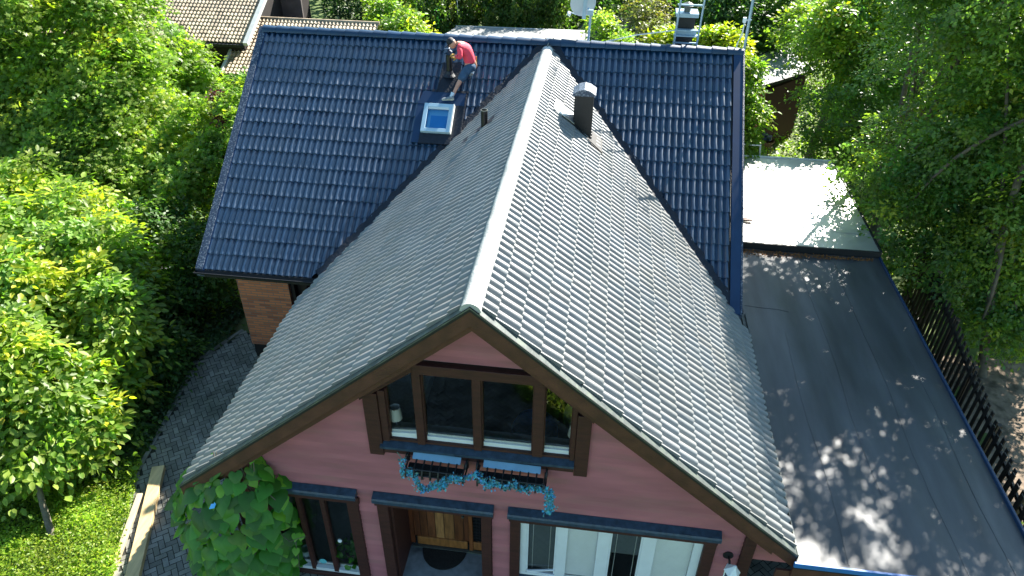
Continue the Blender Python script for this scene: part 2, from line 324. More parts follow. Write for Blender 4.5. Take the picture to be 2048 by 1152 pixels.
def foliage(name,ells,ncl,per,spray,size,m,parent,kind='dia',hue=.16,young=0.0,youngcol=(1.9,1.45,.9),**k):
    c,i,pos,nr,tp=crown_pts(ells,ncl,per,spray,**k); n=len(pos); nc=len(c)
    b=RNG.uniform(.72,1.3,nc)[i]*RNG.uniform(.8,1.2,n); h=RNG.normal(0,hue,nc)[i]+RNG.normal(0,hue*.4,n)
    col=np.stack([b*(1+h),b*(1+.25*h),b*(1-.3*h)],-1)
    if young:
        y=(RNG.random(nc)<young)[i]; col[y]*=np.array(youngcol)
    col=np.clip(col,.2,3)
    V,F,C=leaves(pos,nr,tp,size*RNG.uniform(.65,1.25,n),kind,col)
    o=link(name,mesh_np(name,V,F,BASE[parent.name],C),m,parent); return o,c
def limb(b,p0,p1,r0,r1,bend=.25,n=6,seg=7):
    p0=Vector(p0);p1=Vector(p1);L=(p1-p0).length; off=Vector(RNG.normal(0,1,3))*L*bend*.35; off.z=abs(off.z)*.5
    pts=[p0.lerp(p1,t)+off*math.sin(math.pi*t) for t in np.linspace(0,1,seg)]
    b.tube(pts,[r0+(r1-r0)*t for t in np.linspace(0,1,seg)],n)
    return pts
def tree(name,label,base,ells,ncl,per,spray,size,m,kind='dia',trunk=.16,bark='bark',limbs=10,cat='tree',group=None,**k):
    t=thing(name,label,cat,base,group)
    o,c=foliage('crown' if cat=='tree' else 'foliage',ells,ncl,per,spray,size,m,t,kind,**k)
    b=MB(); E=sorted(ells,key=lambda e:-e[3]); e0=E[0]
    # a main stem to the largest clump, limbs from it to the others and on to the outer sprays
    main_pts=limb(b,base,(e0[0],e0[1],e0[2]),trunk,trunk*.45,.12,8,9)
    for e in E[1:]:
        j=random.randint(3,6); limb(b,main_pts[j],e[:3],trunk*.45,trunk*.2,.2,6)
    cc=c[RNG.permutation(len(c))[:limbs]]
    for q in cc:
        e=min(ells,key=lambda e:(e[0]-q[0])**2+(e[1]-q[1])**2+(e[2]-q[2])**2)
        limb(b,e[:3],q,trunk*.2,trunk*.06,.25,5,5)
    obj('trunk' if cat=='tree' else 'stem',b,bark,t,smooth=True,sharp=80)
    return t
G=-7.4
# ---------------------------------------------------------------- ground
b=MB(); b.add([(-300,-200,G-.03),(300,-200,G-.03),(300,400,G-.03),(-300,400,G-.03)],[(0,1,2,3)]); st('lawn',b,'grass')
def poly(name,pts,z,m):
    b=MB(); b.add([(x,y,z) for x,y in pts],[tuple(range(len(pts)))]); return st(name,b,m)
PAV=[(-8.9,-9),(-7.0,-9),(-6.9,-1),(-8.4,2.4),(-8.6,4.4),(-9.0,6.4),(-8.3,7.6),(-7.2,7.6),(-7.2,7.0),(-4.6,7.0),(-4.6,.5),(4.9,.5),(10,.5),(10,-7.4),(2,-7.4),(0,-7.0),(-7,-7.2)]
PAV=[(-7.0,-8.2),(-7.0,-1),(-8.35,2.4),(-8.6,4.4),(-8.9,6.2),(-8.2,7.6),(-4.6,7.6),(-4.6,.5),(4.72,.5),(4.72,9.2),(9.0,9.2),(9.0,-4.2),(2.0,-4.5),(0,-5.4),(-1,-8.2)]
poly('paving_bed',PAV,G-.012,'joint')
def inside(x,y,P):
    c=False;j=len(P)-1
    for i in range(len(P)):
        if (P[i][1]>y)!=(P[j][1]>y) and x<(P[j][0]-P[i][0])*(y-P[i][1])/(P[j][1]-P[i][1])+P[i][0]: c=not c
        j=i
    return c
b=MB(); w_=.12; ang=math.radians(38); ca,sa=math.cos(ang),math.sin(ang)
for a in range(-160,160):
    for q in range(-90,90):
        X=a+2*q; Y=a-2*q
        for (x0,y0,x1,y1) in ((X,Y,X+2,Y+1),(X,Y+1,X+1,Y+3)):
            mx=(x0+x1)/2*w_; my=(y0+y1)/2*w_; wx=mx*ca-my*sa-2; wy=mx*sa+my*ca
            if not (-9.2<wx<9.2 and -8.4<wy<9.3) : continue
            if wx>-4.5 and wy<-8.5: continue
            if not inside(wx,wy,PAV): continue
            h=G+random.gauss(.004,.003); g=.007; c=random.uniform(.72,1.25); tz=random.gauss(0,.0025)
            P=[]
            for (x,y,s1) in ((x0*w_+g,y0*w_+g,1),(x1*w_-g,y0*w_+g,-1),(x1*w_-g,y1*w_-g,-1),(x0*w_+g,y1*w_-g,1)):
                P.append((x*ca-y*sa-2,x*sa+y*ca,h+tz*s1))
            b.add(P,[(0,1,2,3)],(c,c*.99,c*random.uniform(.94,1.0)))
st('paving',b,'paver')
# kerb stones down the left edge of the paving
b=MB()
ed=[(-7.05,-3.0),(-7.05,-1),(-8.4,2.4),(-8.65,4.4),(-8.95,6.2),(-8.25,7.7)]
for i in range(len(ed)-1):
    p=Vector((*ed[i],G));q=Vector((*ed[i+1],G)); n=max(1,int((q-p).length/.55))
    for k in range(n): b.obox(p.lerp(q,k/n+.01),p.lerp(q,(k+1)/n-.01),(0,0,1),.10,.015+random.random()*.008)
st('kerb',b,'paver')
poly('street',[(-40,10.2),(-15.8,10.5),(-13.6,9.2),(-11.6,8.0),(-11.0,9.6),(-14.2,12.6),(-40,14)],G-.02,'asphalt')
b=MB(); N=26; xs=np.linspace(10.9,26,N); ys=np.linspace(-4,9.4,N)
vv=[(x,y,G+.02+RNG.normal(0,.03)) for y in ys for x in xs]
b.add(vv,[(r*N+c,r*N+c+1,(r+1)*N+c+1,(r+1)*N+c) for r in range(N-1) for c in range(N-1)]); st('garden_soil',b,'soil',smooth=True,sharp=80)
poly('garden_path',[(7.2,17.5),(9.5,17.5),(9.3,22.9),(7.6,22.9)],G-.015,'concrete')
# ---------------------------------------------------------------- the house
g=.8453; EY,EZ=6.0985,-4.118; RY,RZ=11.789,.019; m_=(RZ-EZ)/(RY-EY)
WL,WR=5.25,5.19; ML,MR=7.975,5.025
house=thing('house','red timber house with brick corner, glazed blue main roof and grey front gable','house',(0,0,G))
cg=math.sqrt(1+g*g); cm=math.sqrt(1+m_*m_)
def zr(x): return -g*abs(x)
def zm(y): return EZ+m_*(y-EY)
k0=-.035
# valley plane (vertical) through apex A and valley foot
AY=EY+(0-EZ)/m_          # y where the main slope meets the gable ridge height
VX=-EZ/g
def vcut(sgn,off,side):  # plane containing the valley line; side=+1 keeps main roof side
    d=Vector((sgn*VX,EY-AY,0)).normalized(); nrm=Vector((-d.y,d.x,0))
    if nrm.y<0: nrm=-nrm     # pointing to +y = main side
    co=Vector((0,AY,0))+nrm*off
    return (co,tuple(-nrm if side>0 else nrm))
U=(1,0,0); V=(0,-1/cm,-m_/cm); N0=np.array((0,-m_/cm,1/cm))
vl=math.hypot(RY-EY,RZ-EZ)+.06; vlen=vl; gm=vlen/17
# main roof in three fields: left of the valley, right of the valley; both cut along the valley
O=np.array((-ML+.19,RY,RZ))+N0*k0
roofL=tiles('main_roof',O,U,V,ML-.19,vlen,.1625,gm,'tile_blue',house,[vcut(-1,.10,1)],crest=.060,sharp=1.6)
roofR=tiles('main_roof',np.array((0-.0,RY,RZ))+N0*k0,U,V,MR-.30,vlen,.1625,gm,'tile_blue',house,[vcut(1,.10,1),((MR-.26,0,0),(1,0,0))],crest=.060,sharp=1.6)
back=tiles('rear_roof',np.array((MR,RY,RZ))+np.array((0,m_/cm,1/cm))*k0,(-1,0,0),(0,1/cm,-m_/cm),ML+MR,vlen,.1625,gm,'tile_blue',house,seg=4)
# gable slopes
gv=WL*cg; gg=gv/17; DL=AY
NL=np.array((-g/cg,0,1/cg)); NR=np.array((g/cg,0,1/cg))
gL=tiles('gable_roof',np.array((0,.10,0))+NL*k0,(0,1,0),(-1/cg,0,-g/cg),DL,gv,.176,gg,'tile_grey',house,[vcut(-1,-.02,-1)],crest=.066,step=.036,seg=10,sharp=2.2,jit=.005,cvar=.07)
gR=tiles('gable_roof',np.array((0,.10,0))+NR*k0,(0,1,0),(1/cg,0,-g/cg),DL,WR*cg,.176,gg,'tile_grey',house,[vcut(1,-.02,-1)],crest=.066,step=.036,seg=10,sharp=2.2,jit=.005,cvar=.07)
# main ridge tiles: overlapping half-round pieces
b=MB(); n=33; L_=(ML+MR-.1)/n
for i in range(n):
    x0=-ML+.08+i*L_; x1=x0+L_+.03; c=random.uniform(.85,1.15)
    vs=[];fs=[]
    for j,(x,s) in enumerate(((x0,.10),(x0+.01,.155),(x0+.055,.150),(x1,.122))):
        for k in range(9):
            a=math.pi*(k/8); vs.append((x,RY-s*1.12*math.cos(a),RZ-.06+s*.95*math.sin(a)+.03))
    for j in range(3):
        for k in range(8): fs.append((j*9+k,j*9+k+1,(j+1)*9+k+1,(j+1)*9+k))
    fs.append(tuple(range(9)))
    b.add(vs,fs,c)
obj('ridge_cap',b,'ridge_blue',roofL,smooth=True,sharp=40)
# gable ridge cap: continuous coated half round with faint joints
b=MB(); vs=[];fs=[]; ny=60
for j in range(ny+1):
    y=-.03+(AY-.35)*j/ny; s=.142+(.006 if j%4==0 else 0)+random.gauss(0,.002)
    for k in range(11):
        a=math.pi*k/10; vs.append((-s*math.cos(a)+random.gauss(0,.0015),y,-.075+s*.92*math.sin(a)))
for j in range(ny):
    for k in range(10): fs.append((j*11+k,(j+1)*11+k,(j+1)*11+k+1,j*11+k+1))
fs.append(tuple(range(11))); b.add(vs,fs); 
b.lathe((0,AY-.37,-.075),[(.155,0),(.14,.06),(.10,.11),(.0,.14)],20,(0,1,0))
obj('ridge_cap',b,'ridge_grey',gL,smooth=True,sharp=60)
# black crumpled valley strips, painting the shadow gap along the cut main tiles
for sgn,par in ((-1,roofL),(1,roofR)):
    b=MB(); d=Vector((sgn*VX,EY-AY,EZ)); n=70
    nr=Vector((-d.y*sgn,VX,0)).normalized(); 
    if nr.y<0: nr=-nr
    vs=[]
    for i in range(n+1):
        t=i/n; p=Vector((0,AY,0))+d*t*1.005
        wob=.5+.5*math.sin(i*2.1+math.sin(i*.7)); wm=.11+.045*wob+random.gauss(0,.008)
        a=p-nr*.055; a.z=max(zr(a.x),zm(a.y))+.030+random.gauss(0,.003)
        a2=p-nr*.005; a2.z=max(zr(a2.x),zm(a2.y))+.050
        e=p+nr*wm; e.z=zm(e.y)+.062+.012*wob; f_=e+nr*.02; f_.z-=.05
        g2=p+nr*.06; g2.z=zm(g2.y)+.055
        vs+=[a,a2,g2,e,f_]
    fs=[(i*5+k,i*5+k+1,(i+1)*5+k+1,(i+1)*5+k) for i in range(n) for k in range(4)]
    b.add(vs,fs); obj('valley_shade_strip',b,'rubber_shade',par,smooth=True,sharp=60)
b=MB(); b.tube([(0,AY-.02,.06),(0,AY-.45,.07)],.012,6); obj('seam_strip',b,'grey_metal',gL)
# apex hood joining the black valley shade strips
b=MB(); b.add([(-.30,AY-.38,zr(.30)+.05),(0,AY+.02,.07),(.30,AY-.38,zr(.30)+.05),(0,AY-.30,.03)],[(0,3,1),(3,2,1)]); obj('valley_shade_strip',b,'rubber_shade',roofR)
# verge boards on the main roof
def verge(x0,x1,m,h0,h1,par,nm='verge_board',y0=EY-.10):
    b=MB(); 
    for s_ in ((RY,y0),):
        a=Vector((0,RY,RZ)); c=Vector((0,y0,zm(y0)))
        q=[]
        for p in (a,c):
            q+= [(x0,p.y,p.z+h0),(x1,p.y,p.z+h0),(x1,p.y,p.z+h1),(x0,p.y,p.z+h1)]
        b.add(q,[(3,2,1,0),(4,5,6,7),(0,1,5,4),(1,2,6,5),(2,3,7,6),(3,0,4,7)])
    a=Vector((0,RY,RZ)); c=Vector((0,2*RY-y0,zm(y0))); q=[]
    for p in (a,c): q+= [(x0,p.y,p.z+h0),(x1,p.y,p.z+h0),(x1,p.y,p.z+h1),(x0,p.y,p.z+h1)]
    b.add(q,[(0,1,2,3),(7,6,5,4),(4,5,1,0),(5,6,2,1),(6,7,3,2),(7,4,0,3)])
    return obj(nm,b,m,par)
verge(-ML-.03,-ML+.155,'fleck',-.14,.085,roofL)
verge(-ML+.156,-ML+.20,'blue_metal',-.10,.06,roofL,'verge_trim')
verge(MR-.24,MR-.01,'blue_metal',-.08,.075,roofR)
verge(MR-.005,MR+.035,'fleck',-.22,.085,roofR,'verge_trim')
verge(MR-.29,MR-.262,'black_metal',-.06,.05,roofR,'verge_trim')
# eaves gutter on the left end and fascia
b=MB(); vs=[];nseg=8; x0,x1=-ML-.02,-VX-.02
for x in (x0,x1):
    for k in range(nseg+1):
        a=math.pi*k/nseg; vs.append((x,EY-.17-.075*math.cos(a),EZ-.03-.075*math.sin(a)))
b.add(vs,[(k,k+1,nseg+1+k+1,nseg+1+k) for k in range(nseg)])
b.tube([(x0,EY-.245,EZ-.03),(x1,EY-.245,EZ-.03)],.014,6); b.tube([(x0,EY-.095,EZ-.03),(x1,EY-.095,EZ-.03)],.008,6)
b.add([(x0,EY-.17-.075*math.cos(math.pi*k/8),EZ-.03-.075*math.sin(math.pi*k/8)) for k in range(9)],[tuple(range(9))])
obj('gutter',b,'black_metal',roofL,smooth=True)
b=MB(); b.box(x0+.04,EY-.08,EZ-.24,x1-.05,EY-.04,EZ-.03); obj('fascia_board',b,'black_metal',roofL)
b=MB(); b.box(-ML+.03,EY-.04,EZ-.16,-4.85,6.64,EZ-.12); obj('soffit',b,'darkwood',roofL)
# brick front corner of the main wing
b=MB(); b.box(-7.40,6.62,-6.93,-6.02,6.86,EZ+.05); obj('brick_wall',b,'brick',house)
b=MB(); b.box(-7.40,6.86,-6.93,-7.14,16.9,EZ-.1);
b.prism([(-7.40,6.86,EZ-.1),(-7.40,16.72,EZ-.1),(-7.40,RY,RZ-.35)],(.24,0,0)); obj('side_wall',b,'brick',house)
b=MB(); b.box(-7.37,6.65,G,-6.05,6.84,-6.932); b.box(-7.37,6.841,G,-7.16,16.9,-6.932); obj('plinth',b,'plinth',house)
b=MB(); b.box(-6.0,6.9,G,-4.55,6.96,EZ); b.box(-6.02,6.72,G,-5.92,6.9,EZ-.2); obj('recess_wall',b,'darkwood',house)
b=MB(); b.box(4.55,6.2,G,4.7,16.9,EZ-.1); b.box(-7.14,16.7,G,4.55,16.85,EZ-.1); b.prism([(4.70,6.9,EZ-.1),(4.70,16.68,EZ-.1),(4.70,RY,RZ-.35)],(.15,0,0)); obj('side_wall',b,'darkwood',house)
# ------------------------------------------------ front gable wall, real lap boards
WY=.45
WINU=lambda z:( (-1.86 if z<-2.13 else -1.86+(z+2.13)/.78*.86, 1.76 if z<-2.13 else 1.76-(z+2.13)/.70*.78) if -3.50<z<-1.45 else None)
def openings(z):
    o=[]
    u=WINU(z)
    if u: o.append(u)
    if z<-4.80: o.append((-1.90,.19))
    if -7.25<z<-4.80: o.append((-4.0,-2.27))
    if -6.66<z<-4.80: o.append((.52,4.09))
    return sorted(o)
b=MB(); P=.122; z=G+.15; n=0
while z<-.35:
    zc=z+P*.5; half=min(4.6,(-zc-.28)/g)
    if half>.05:
        segs=[]; x=-half
        for a,e in openings(zc):
            if a>x: segs.append((x,min(a,half)))
            x=max(x,e)
        if x<half: segs.append((x,half))
        for a,e in segs:
            if e-a<.04: continue
            c=random.uniform(.93,1.06); nx=max(1,int((e-a)/.5)); 
            # each board bows a little
            top_=[];bot=[]
            for i in range(nx+1):
                X=a+(e-a)*i/nx; w1=random.gauss(0,.0022)
                bot.append((X,WY-.036+w1,z)); top_.append((X,WY+.004,z+P))
            for i in range(nx):
                b.add([bot[i],bot[i+1],top_[i+1],top_[i],(bot[i][0],WY+.01,z),(bot[i+1][0],WY+.01,z)],[(0,1,2,3),(4,5,1,0)],c)
    z+=P; n+=1
sid=obj('front_wall',b,'wall',house,smooth=False)
# structural wall behind, as pieces leaving the openings free
b=MB()
def slab(x0,x1,z0,z1): b.box(x0,WY+.012,z0,x1,WY+.16,z1)
slab(-4.6,-4.0,G,-4.8);slab(-2.27,-1.9,G,-4.8);slab(.19,.52,G,-4.8);slab(4.09,4.6,G,-4.8);slab(.52,4.09,G,-6.66)
slab(-4.6,4.6,-4.8,-4.12)
for s in(-1,1): b.prism([(s*4.6,WY+.012,-4.12),(s*1.86,WY+.012,-4.12),(s*1.86,WY+.012,zr(1.86)-.28),(s*4.6,WY+.012,-4.125)],(0,.148,0))
slab(-1.86,1.86,-4.12,-3.5); b.prism([(-1.3,WY+.012,-1.45),(1.3,WY+.012,-1.45),(0,WY+.012,-.30)],(0,.148,0))
b.box(-4.6,WY+.162,G,-4.45,6.0,-4.12); b.box(4.45,WY+.162,G,4.6,6.2,-4.12)
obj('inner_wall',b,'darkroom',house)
b=MB(); b.box(-4.6,.33,G,-4.42,.47,-4.35); b.box(-4.62,.47,G,-4.601,6.6,-4.2); obj('corner_board',b,'brown',house)
b=MB(); b.box(4.52,.36,G,4.72,.47,-4.20); obj('corner_board',b,'brown',house)
b=MB(); b.prism([(4.72,.44,-5.28),(9.0,.44,-5.28),(9.0,.44,-4.62),(5.19,.44,-4.62),(4.72,.44,-4.30)],(0,.08,0)); obj('carport_header',b,'wall',house)
# barge boards, two depths, and the metal verge strip
def barge(sgn,y0,y1,top_,bot,w,m,nm='barge_board'):
    b=MB(); e=w+.03
    P=[(0,y0,top_*1.0),(sgn*e,y0,zr(e)+top_),(sgn*e,y0,zr(e)+bot),(0,y0,bot)]
    if sgn<0: P=P[::-1]
    b.prism(P,(0,y1-y0,0)); return obj(nm,b,m,gL if sgn<0 else gR)
for s,wv in ((-1,WL),(1,WR)):
    barge(s,-.035,.012,-.045,-.315,wv,'brown2')
    barge(s,.055,.10,-.30,-.47,wv-.35,'brown2')
    barge(s,.014,.40,-.16,-.13,wv-.05,'brown','soffit')
    barge(s,-.05,-.037,-.06,.02,wv,'black_metal','drip_edge')
    barge(s,-.052,.13,-.012,.012,wv,'grey_metal','verge_strip')
# eave board on the gable left foot, small
b=MB(); b.box(-WL-.02,.02,zr(WL)-.20,-WL+.02,EY+.1,zr(WL)-.03); obj('fascia_board',b,'brown',gL)
b=MB(); b.box(WR-.04,-.03,zr(WR)-.16,WR+.06,EY+.35,zr(WR)-.05); b.box(WR+.04,-.03,zr(WR)-.16,WR+.058,EY+.35,zr(WR)-.01); obj('eaves_flashing',b,'grey_metal',gR)
# ------------------------------------------------ upper window
uw=thing('x','','',(0,0,G)); bpy.data.objects.remove(uw)
def wpart(nm,par=house): 
    return nm
def ztop(x):   # inner top of the upper window glazing
    if x<-.98: return -1.62-( -.98-x)*.93
    if x>.98: return -1.62-(x-.98)*.93
    return -1.62
b=MB()
# frame: outer casings, sloping heads, beam, mullions
b.box(-1.86,WY-.085,-3.56,-1.62,WY+.02,-2.16); b.box(1.55,WY-.085,-3.56,1.77,WY+.02,-2.2)
b.prism([(-1.90,WY-.12,-2.30),(-1.90,WY-.12,-2.12),(-1.0,WY-.12,-1.36),(-1.0,WY-.12,-1.60)],(0,.13,0))
b.prism([(1.80,WY-.12,-2.30),(1.0,WY-.12,-1.60),(1.0,WY-.12,-1.36),(1.80,WY-.12,-2.12)],(0,.13,0))
b.box(-1.0,WY-.122,-1.63,1.0,WY+.02,-1.44)
b.box(-1.615,WY-.07,-3.50,1.545,WY-.001,-3.36)
win=obj('upper_window',b,'brown',house,bevel=.006)
b=MB()
for x0,x1 in ((-1.615,-1.50),(-1.03,-.90),(-.09,.04),(.86,1.03),(1.47,1.545)):
    xm=(x0+x1)/2; z1=ztop(xm)+.05
    b.box(x0,WY-.055,-3.24,x1,WY+.06,z1); b.box(x0-.02,WY-.005,-3.24,x1+.02,WY+.075,z1-.005)
obj('mullion',b,'brown',win,bevel=.005)
b=MB(); b.prism([(-1.66,WY-.13,-3.35),(-1.66,WY-.13,-3.30),(-1.66,WY+.02,-3.235),(-1.66,WY+.02,-3.35)],(3.21,0,0)); obj('sill',b,'sillblue',win)
b=MB(); b.box(-1.60,WY-.03,-3.234,1.545,WY+.05,-3.19); obj('lower_rail',b,'brown',win)
b=MB(); 
for i,(x0,x1) in enumerate(((-1.50,-1.03),(-.90,-.09),(.04,.86),(1.03,1.47))):
    tl=.035 if i==0 else 0
    b.prism([(x0,WY+.025,-3.188),(x1,WY+.025,-3.188),(x1,WY+.025,-3.105+tl),(x0,WY+.025,-3.105)],(0,.035,0))
    b.prism([(x0,WY+.06,-3.16),(x1,WY+.06,-3.16),(x1,WY+.06,-3.06+tl),(x0,WY+.06,-3.06)],(0,.05,0))
    b.box(x0,WY+.03,-3.1,x0+.012,WY+.06,ztop(x0)-.02)
obj('white_sash',b,'white',win)
b=MB()
for x0,x1 in ((-1.50,-1.03),(-.90,-.09),(.04,.86),(1.03,1.47)):
    b.add([(x0,WY+.045,-3.15),(x1,WY+.045,-3.15),(x1,WY+.075,ztop(x1)),(x0,WY+.075,ztop(x0))],[(0,1,2,3)])
obj('pane',b,'glass',win)
b=MB(); b.box(-1.6,WY+.12,-3.19,1.55,WY+.34,-3.16); obj('window_board',b,'white',win)
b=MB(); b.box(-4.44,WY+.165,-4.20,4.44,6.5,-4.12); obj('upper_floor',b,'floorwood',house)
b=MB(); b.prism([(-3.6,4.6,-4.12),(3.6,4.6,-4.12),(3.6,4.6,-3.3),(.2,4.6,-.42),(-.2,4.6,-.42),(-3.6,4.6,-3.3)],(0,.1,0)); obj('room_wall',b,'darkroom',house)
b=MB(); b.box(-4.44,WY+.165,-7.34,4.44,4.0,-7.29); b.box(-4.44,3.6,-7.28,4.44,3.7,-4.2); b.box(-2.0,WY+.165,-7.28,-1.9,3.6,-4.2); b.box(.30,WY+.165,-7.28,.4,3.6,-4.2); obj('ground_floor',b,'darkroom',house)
# lower left window
def hood(x0,x1,z):
    b=MB(); b.prism([(x0,WY-.17,z-.10),(x0,WY-.17,z-.03),(x0,WY-.15,z),(x0,WY-.02,z+.05),(x0,WY-.02,z-.10)],(x1-x0,0,0))
    return b
b=MB(); b.box(-4.0,WY-.075,G+.1,-3.88,WY+.02,-4.8); b.box(-2.46,WY-.075,G+.05,-2.25,WY+.02,-4.8); b.box(-4.0,WY-.08,-4.96,-2.22,WY+.01,-4.79); b.box(-4.0,WY-.07,G+.05,-2.46,WY+.02,-7.26)
w1=obj('tall_window',b,'brown',house,bevel=.006)
b=MB()
for x0,x1 in ((-3.46,-3.38),(-3.00,-2.91)): b.box(x0,WY-.03,-7.23,x1,WY+.07,-4.96)
obj('mullion',b,'brown',w1,bevel=.004)
b=MB(); b.add([(-3.88,WY+.05,-7.2),(-2.46,WY+.05,-7.2),(-2.46,WY+.05,-4.9),(-3.88,WY+.05,-4.9)],[(0,1,2,3)]); obj('pane',b,'glass',w1)
b=MB(); b.box(-3.88,WY-.02,-7.255,-2.46,WY+.10,-7.17); b.box(-3.88,WY+.08,-7.17,-2.46,WY+.105,-7.12); obj('white_sash',b,'white',w1)
obj('hood',hood(-3.84,-2.24,-4.66),'sillblue',w1)
# entrance recess
b=MB(); b.box(-1.89,WY-.085,G+.05,-1.69,WY+.02,-4.8); b.box(0.0,WY-.085,G+.05,.18,WY+.02,-4.8); b.box(-1.93,WY-.09,-4.92,.22,WY+.01,-4.79)
b.box(-1.689,WY+.02,G,-1.64,1.36,-4.82); b.box(-.0,WY+.02,G,.04,1.36,-4.82); b.box(-1.64,WY+.02,-4.86,0,1.36,-4.82)
door=obj('entrance',b,'brown',house,bevel=.004)
obj('hood',hood(-1.94,.23,-4.66),'sillblue',door)
b=MB(); cs=[(.75,.6,.5),(.85,.75,.6),(1.15,1.1,1.0),(2.4,3.3,3.2),(1.5,1.9,1.7),(.8,.75,.6),(.7,.6,.5)]; x=-1.52
xs=[-1.56,-1.42,-1.27,-1.11,-.93,-.72,-.53,-.42]
for i,c in enumerate(cs): b.box(xs[i]+.006,1.29,-6.98,xs[i+1]-.006,1.34,-4.9,c)
b.box(-1.5,1.262,-7.20,-.46,1.31,-6.96,(2.0,2.3,1.7)); b.box(-1.64,1.27,-7.2,-1.56,1.35,-4.9,(.8,.6,.5)); b.box(-.42,1.25,-7.22,-.34,1.35,-4.9,(1.3,1.2,.9))
b.box(-.34,1.27,-7.2,0,1.34,-6.95,(1.8,2.0,1.6)); b.box(-1.56,1.295,-6.99,-.42,1.33,-4.9,(.2,.2,.2))
dl=obj('door',b,'door',door,bevel=.004)
b=MB(); b.lathe((-.52,1.25,-6.1),[(.0,0),(.03,.0),(.03,.05),(0,.05)],10,(0,-1,0)); obj('handle',b,'grey_metal',door)
b=MB(); b.box(-.34,1.31,-6.95,0,1.33,-4.86); 
obj('sidelight',b,'black',door)
b=MB()
for i in range(6): b.box(-.335+i*.062,1.29,-6.95,-.325+i*.062,1.305,-4.86)
for i in range(20): b.box(-.34,1.288,-6.92+i*.1,0,1.302,-6.91+i*.1)
obj('grille',b,'blackiron',door)
b=MB(); b.box(-1.64,WY-.05,G,-.005,1.26,-7.25); obj('porch_floor',b,'stone',door)
b=MB(); b.box(-1.6,1.20,-7.249,0,1.26,-7.21); obj('threshold',b,'grey_metal',door)
# lower right window
b=MB(); b.box(.52,WY-.08,-6.8,.70,WY+.02,-4.8); b.box(3.89,WY-.08,-6.8,4.09,WY+.02,-4.8); b.box(.5,WY-.085,-4.94,4.10,WY+.01,-4.79); b.box(.70,WY-.07,-6.75,3.89,WY+.01,-6.62)
w3=obj('wide_window',b,'brown',house,bevel=.006)
obj('hood',hood(.48,4.12,-4.66),'sillblue',w3)
b=MB(); b.prism([(.70,WY-.15,-6.66),(.70,WY-.15,-6.60),(.70,WY+.02,-6.56),(.70,WY+.02,-6.66)],(3.19,0,0)); obj('sill',b,'sillblue',w3)
b=MB(); Y0,Y1=WY-.01,WY+.06
b.box(.701,Y0,-6.56,3.889,Y1,-6.50); b.box(.701,Y0,-4.98,3.889,Y1,-4.94)
for x0,x1 in ((.701,.82),(1.36,1.55),(2.08,2.30),(2.86,3.10),(3.74,3.889)): b.box(x0,Y0+.001,-6.50,x1,Y1,-4.98)
for x0,x1 in ((.82,1.36),(2.30,2.86)): b.box(x0,WY+.0,-6.50,x0+.03,WY+.05,-4.98); b.box(x1-.03,WY+.0,-6.50,x1,WY+.05,-4.98); b.box(x0,WY,-6.5,x1,WY+.05,-6.46)
b.obox((.84,WY-.03,-6.42),(1.36,WY-.005,-6.33),(0,0,1),.04,.03); b.obox((.84,WY-.03,-6.40),(1.36,WY-.02,-6.47),(0,0,1),.03,.02)
obj('white_frame',b,'galv',w3,bevel=.006).data.materials[0]=MT['white']
b=MB(); b.add([(.80,WY+.03,-6.52),(3.80,WY+.03,-6.52),(3.80,WY+.03,-4.96),(.80,WY+.03,-4.96)],[(0,1,2,3)]); obj('pane',b,'glass',w3)
b=MB(); b.box(.702,Y0-.004,-4.999,1.0,Y0-.001,-4.99)
for x0,x1 in ((1.55,2.08),(3.10,3.74)):
    b=MB()
    for k in range(52): zz=-6.5+k*.0292; b.box(x0,WY+.07,zz,x1,WY+.078+.004*(k%2),zz+.028)
    obj('closed_blind',b,'pane_backing',w3)
MT['slat']=mat('grey_blue_slat',(.10,.13,.14),.5,.05,5)
b=MB()
for x0,x1 in ((.82,1.36),):
    for k in range(50): zz=-6.42+k*.029; b.add([(x0,WY+.085,zz),(x1,WY+.085,zz),(x1,WY+.10,zz+.018),(x0,WY+.10,zz+.018)],[(0,1,2,3)])
obj('open_blind',b,'slat',w3); b=MB()
for k in range(26): zz=-5.7+k*.029; b.add([(2.30,WY+.085,zz),(2.86,WY+.085,zz),(2.86,WY+.10,zz+.018),(2.30,WY+.10,zz+.018)],[(0,1,2,3)])
obj('open_blind',b,'slat',w3)
for x in (.93,1.24,2.42,2.76): b=MB(); b.tube([(x,WY+.075,-6.45),(x,WY+.075,-4.98)],.006,5); obj('cord',b,'white',w3)
# ------------------------------------------------ chimney on the right slope
b=MB(); x0,x1,y0,y1=.90,1.33,8.16,8.58
b.box(x0,y0,-1.55,x1,y1,-.02)
ch=obj('chimney',b,'black_metal',house,bevel=.006)
b=MB(); zc=-.04; e=.045
b.box(x0-e,y0-e,zc,x1+e,y1+e,zc+.035)
cap0=(x0-e,y0-e); 
xa,xb,ya,yb=x0-e,x1+e,y0-e,y1+e; nn=4; vs=[]
for i in range(nn+1):
    t=i/nn; x=xa+(xb-xa)*t; z=zc+.036+(0,.085,.12,.085,0)[i]
    vs+=[(x,ya+.0,z),(x,yb,z)]
b.add(vs,[(2*i,2*i+2,2*i+3,2*i+1) for i in range(nn)]+[tuple(2*i for i in range(nn+1))[::-1],tuple(2*i+1 for i in range(nn+1))])
obj('cowl',b,'fleck',ch)
def onR(x,y,k=.045): return (x,y,-g*x+k)
b=MB(); b.prism([onR(x1+.02,y0-.22,.06),onR(x1+.28,y0-.22,.06),onR(x1+.28,y1+.1,.06),onR(x1+.02,y1+.1,.06)],(0,0,.012)); 
b.prism([onR(.78,y0-.06,.06),onR(x1+.30,y0-.22,.075),onR(x1+.30,y0-.17,.075),onR(.78,y0-.01,.07)],(0,0,.02)); obj('base_flashing',b,'black_metal',ch)
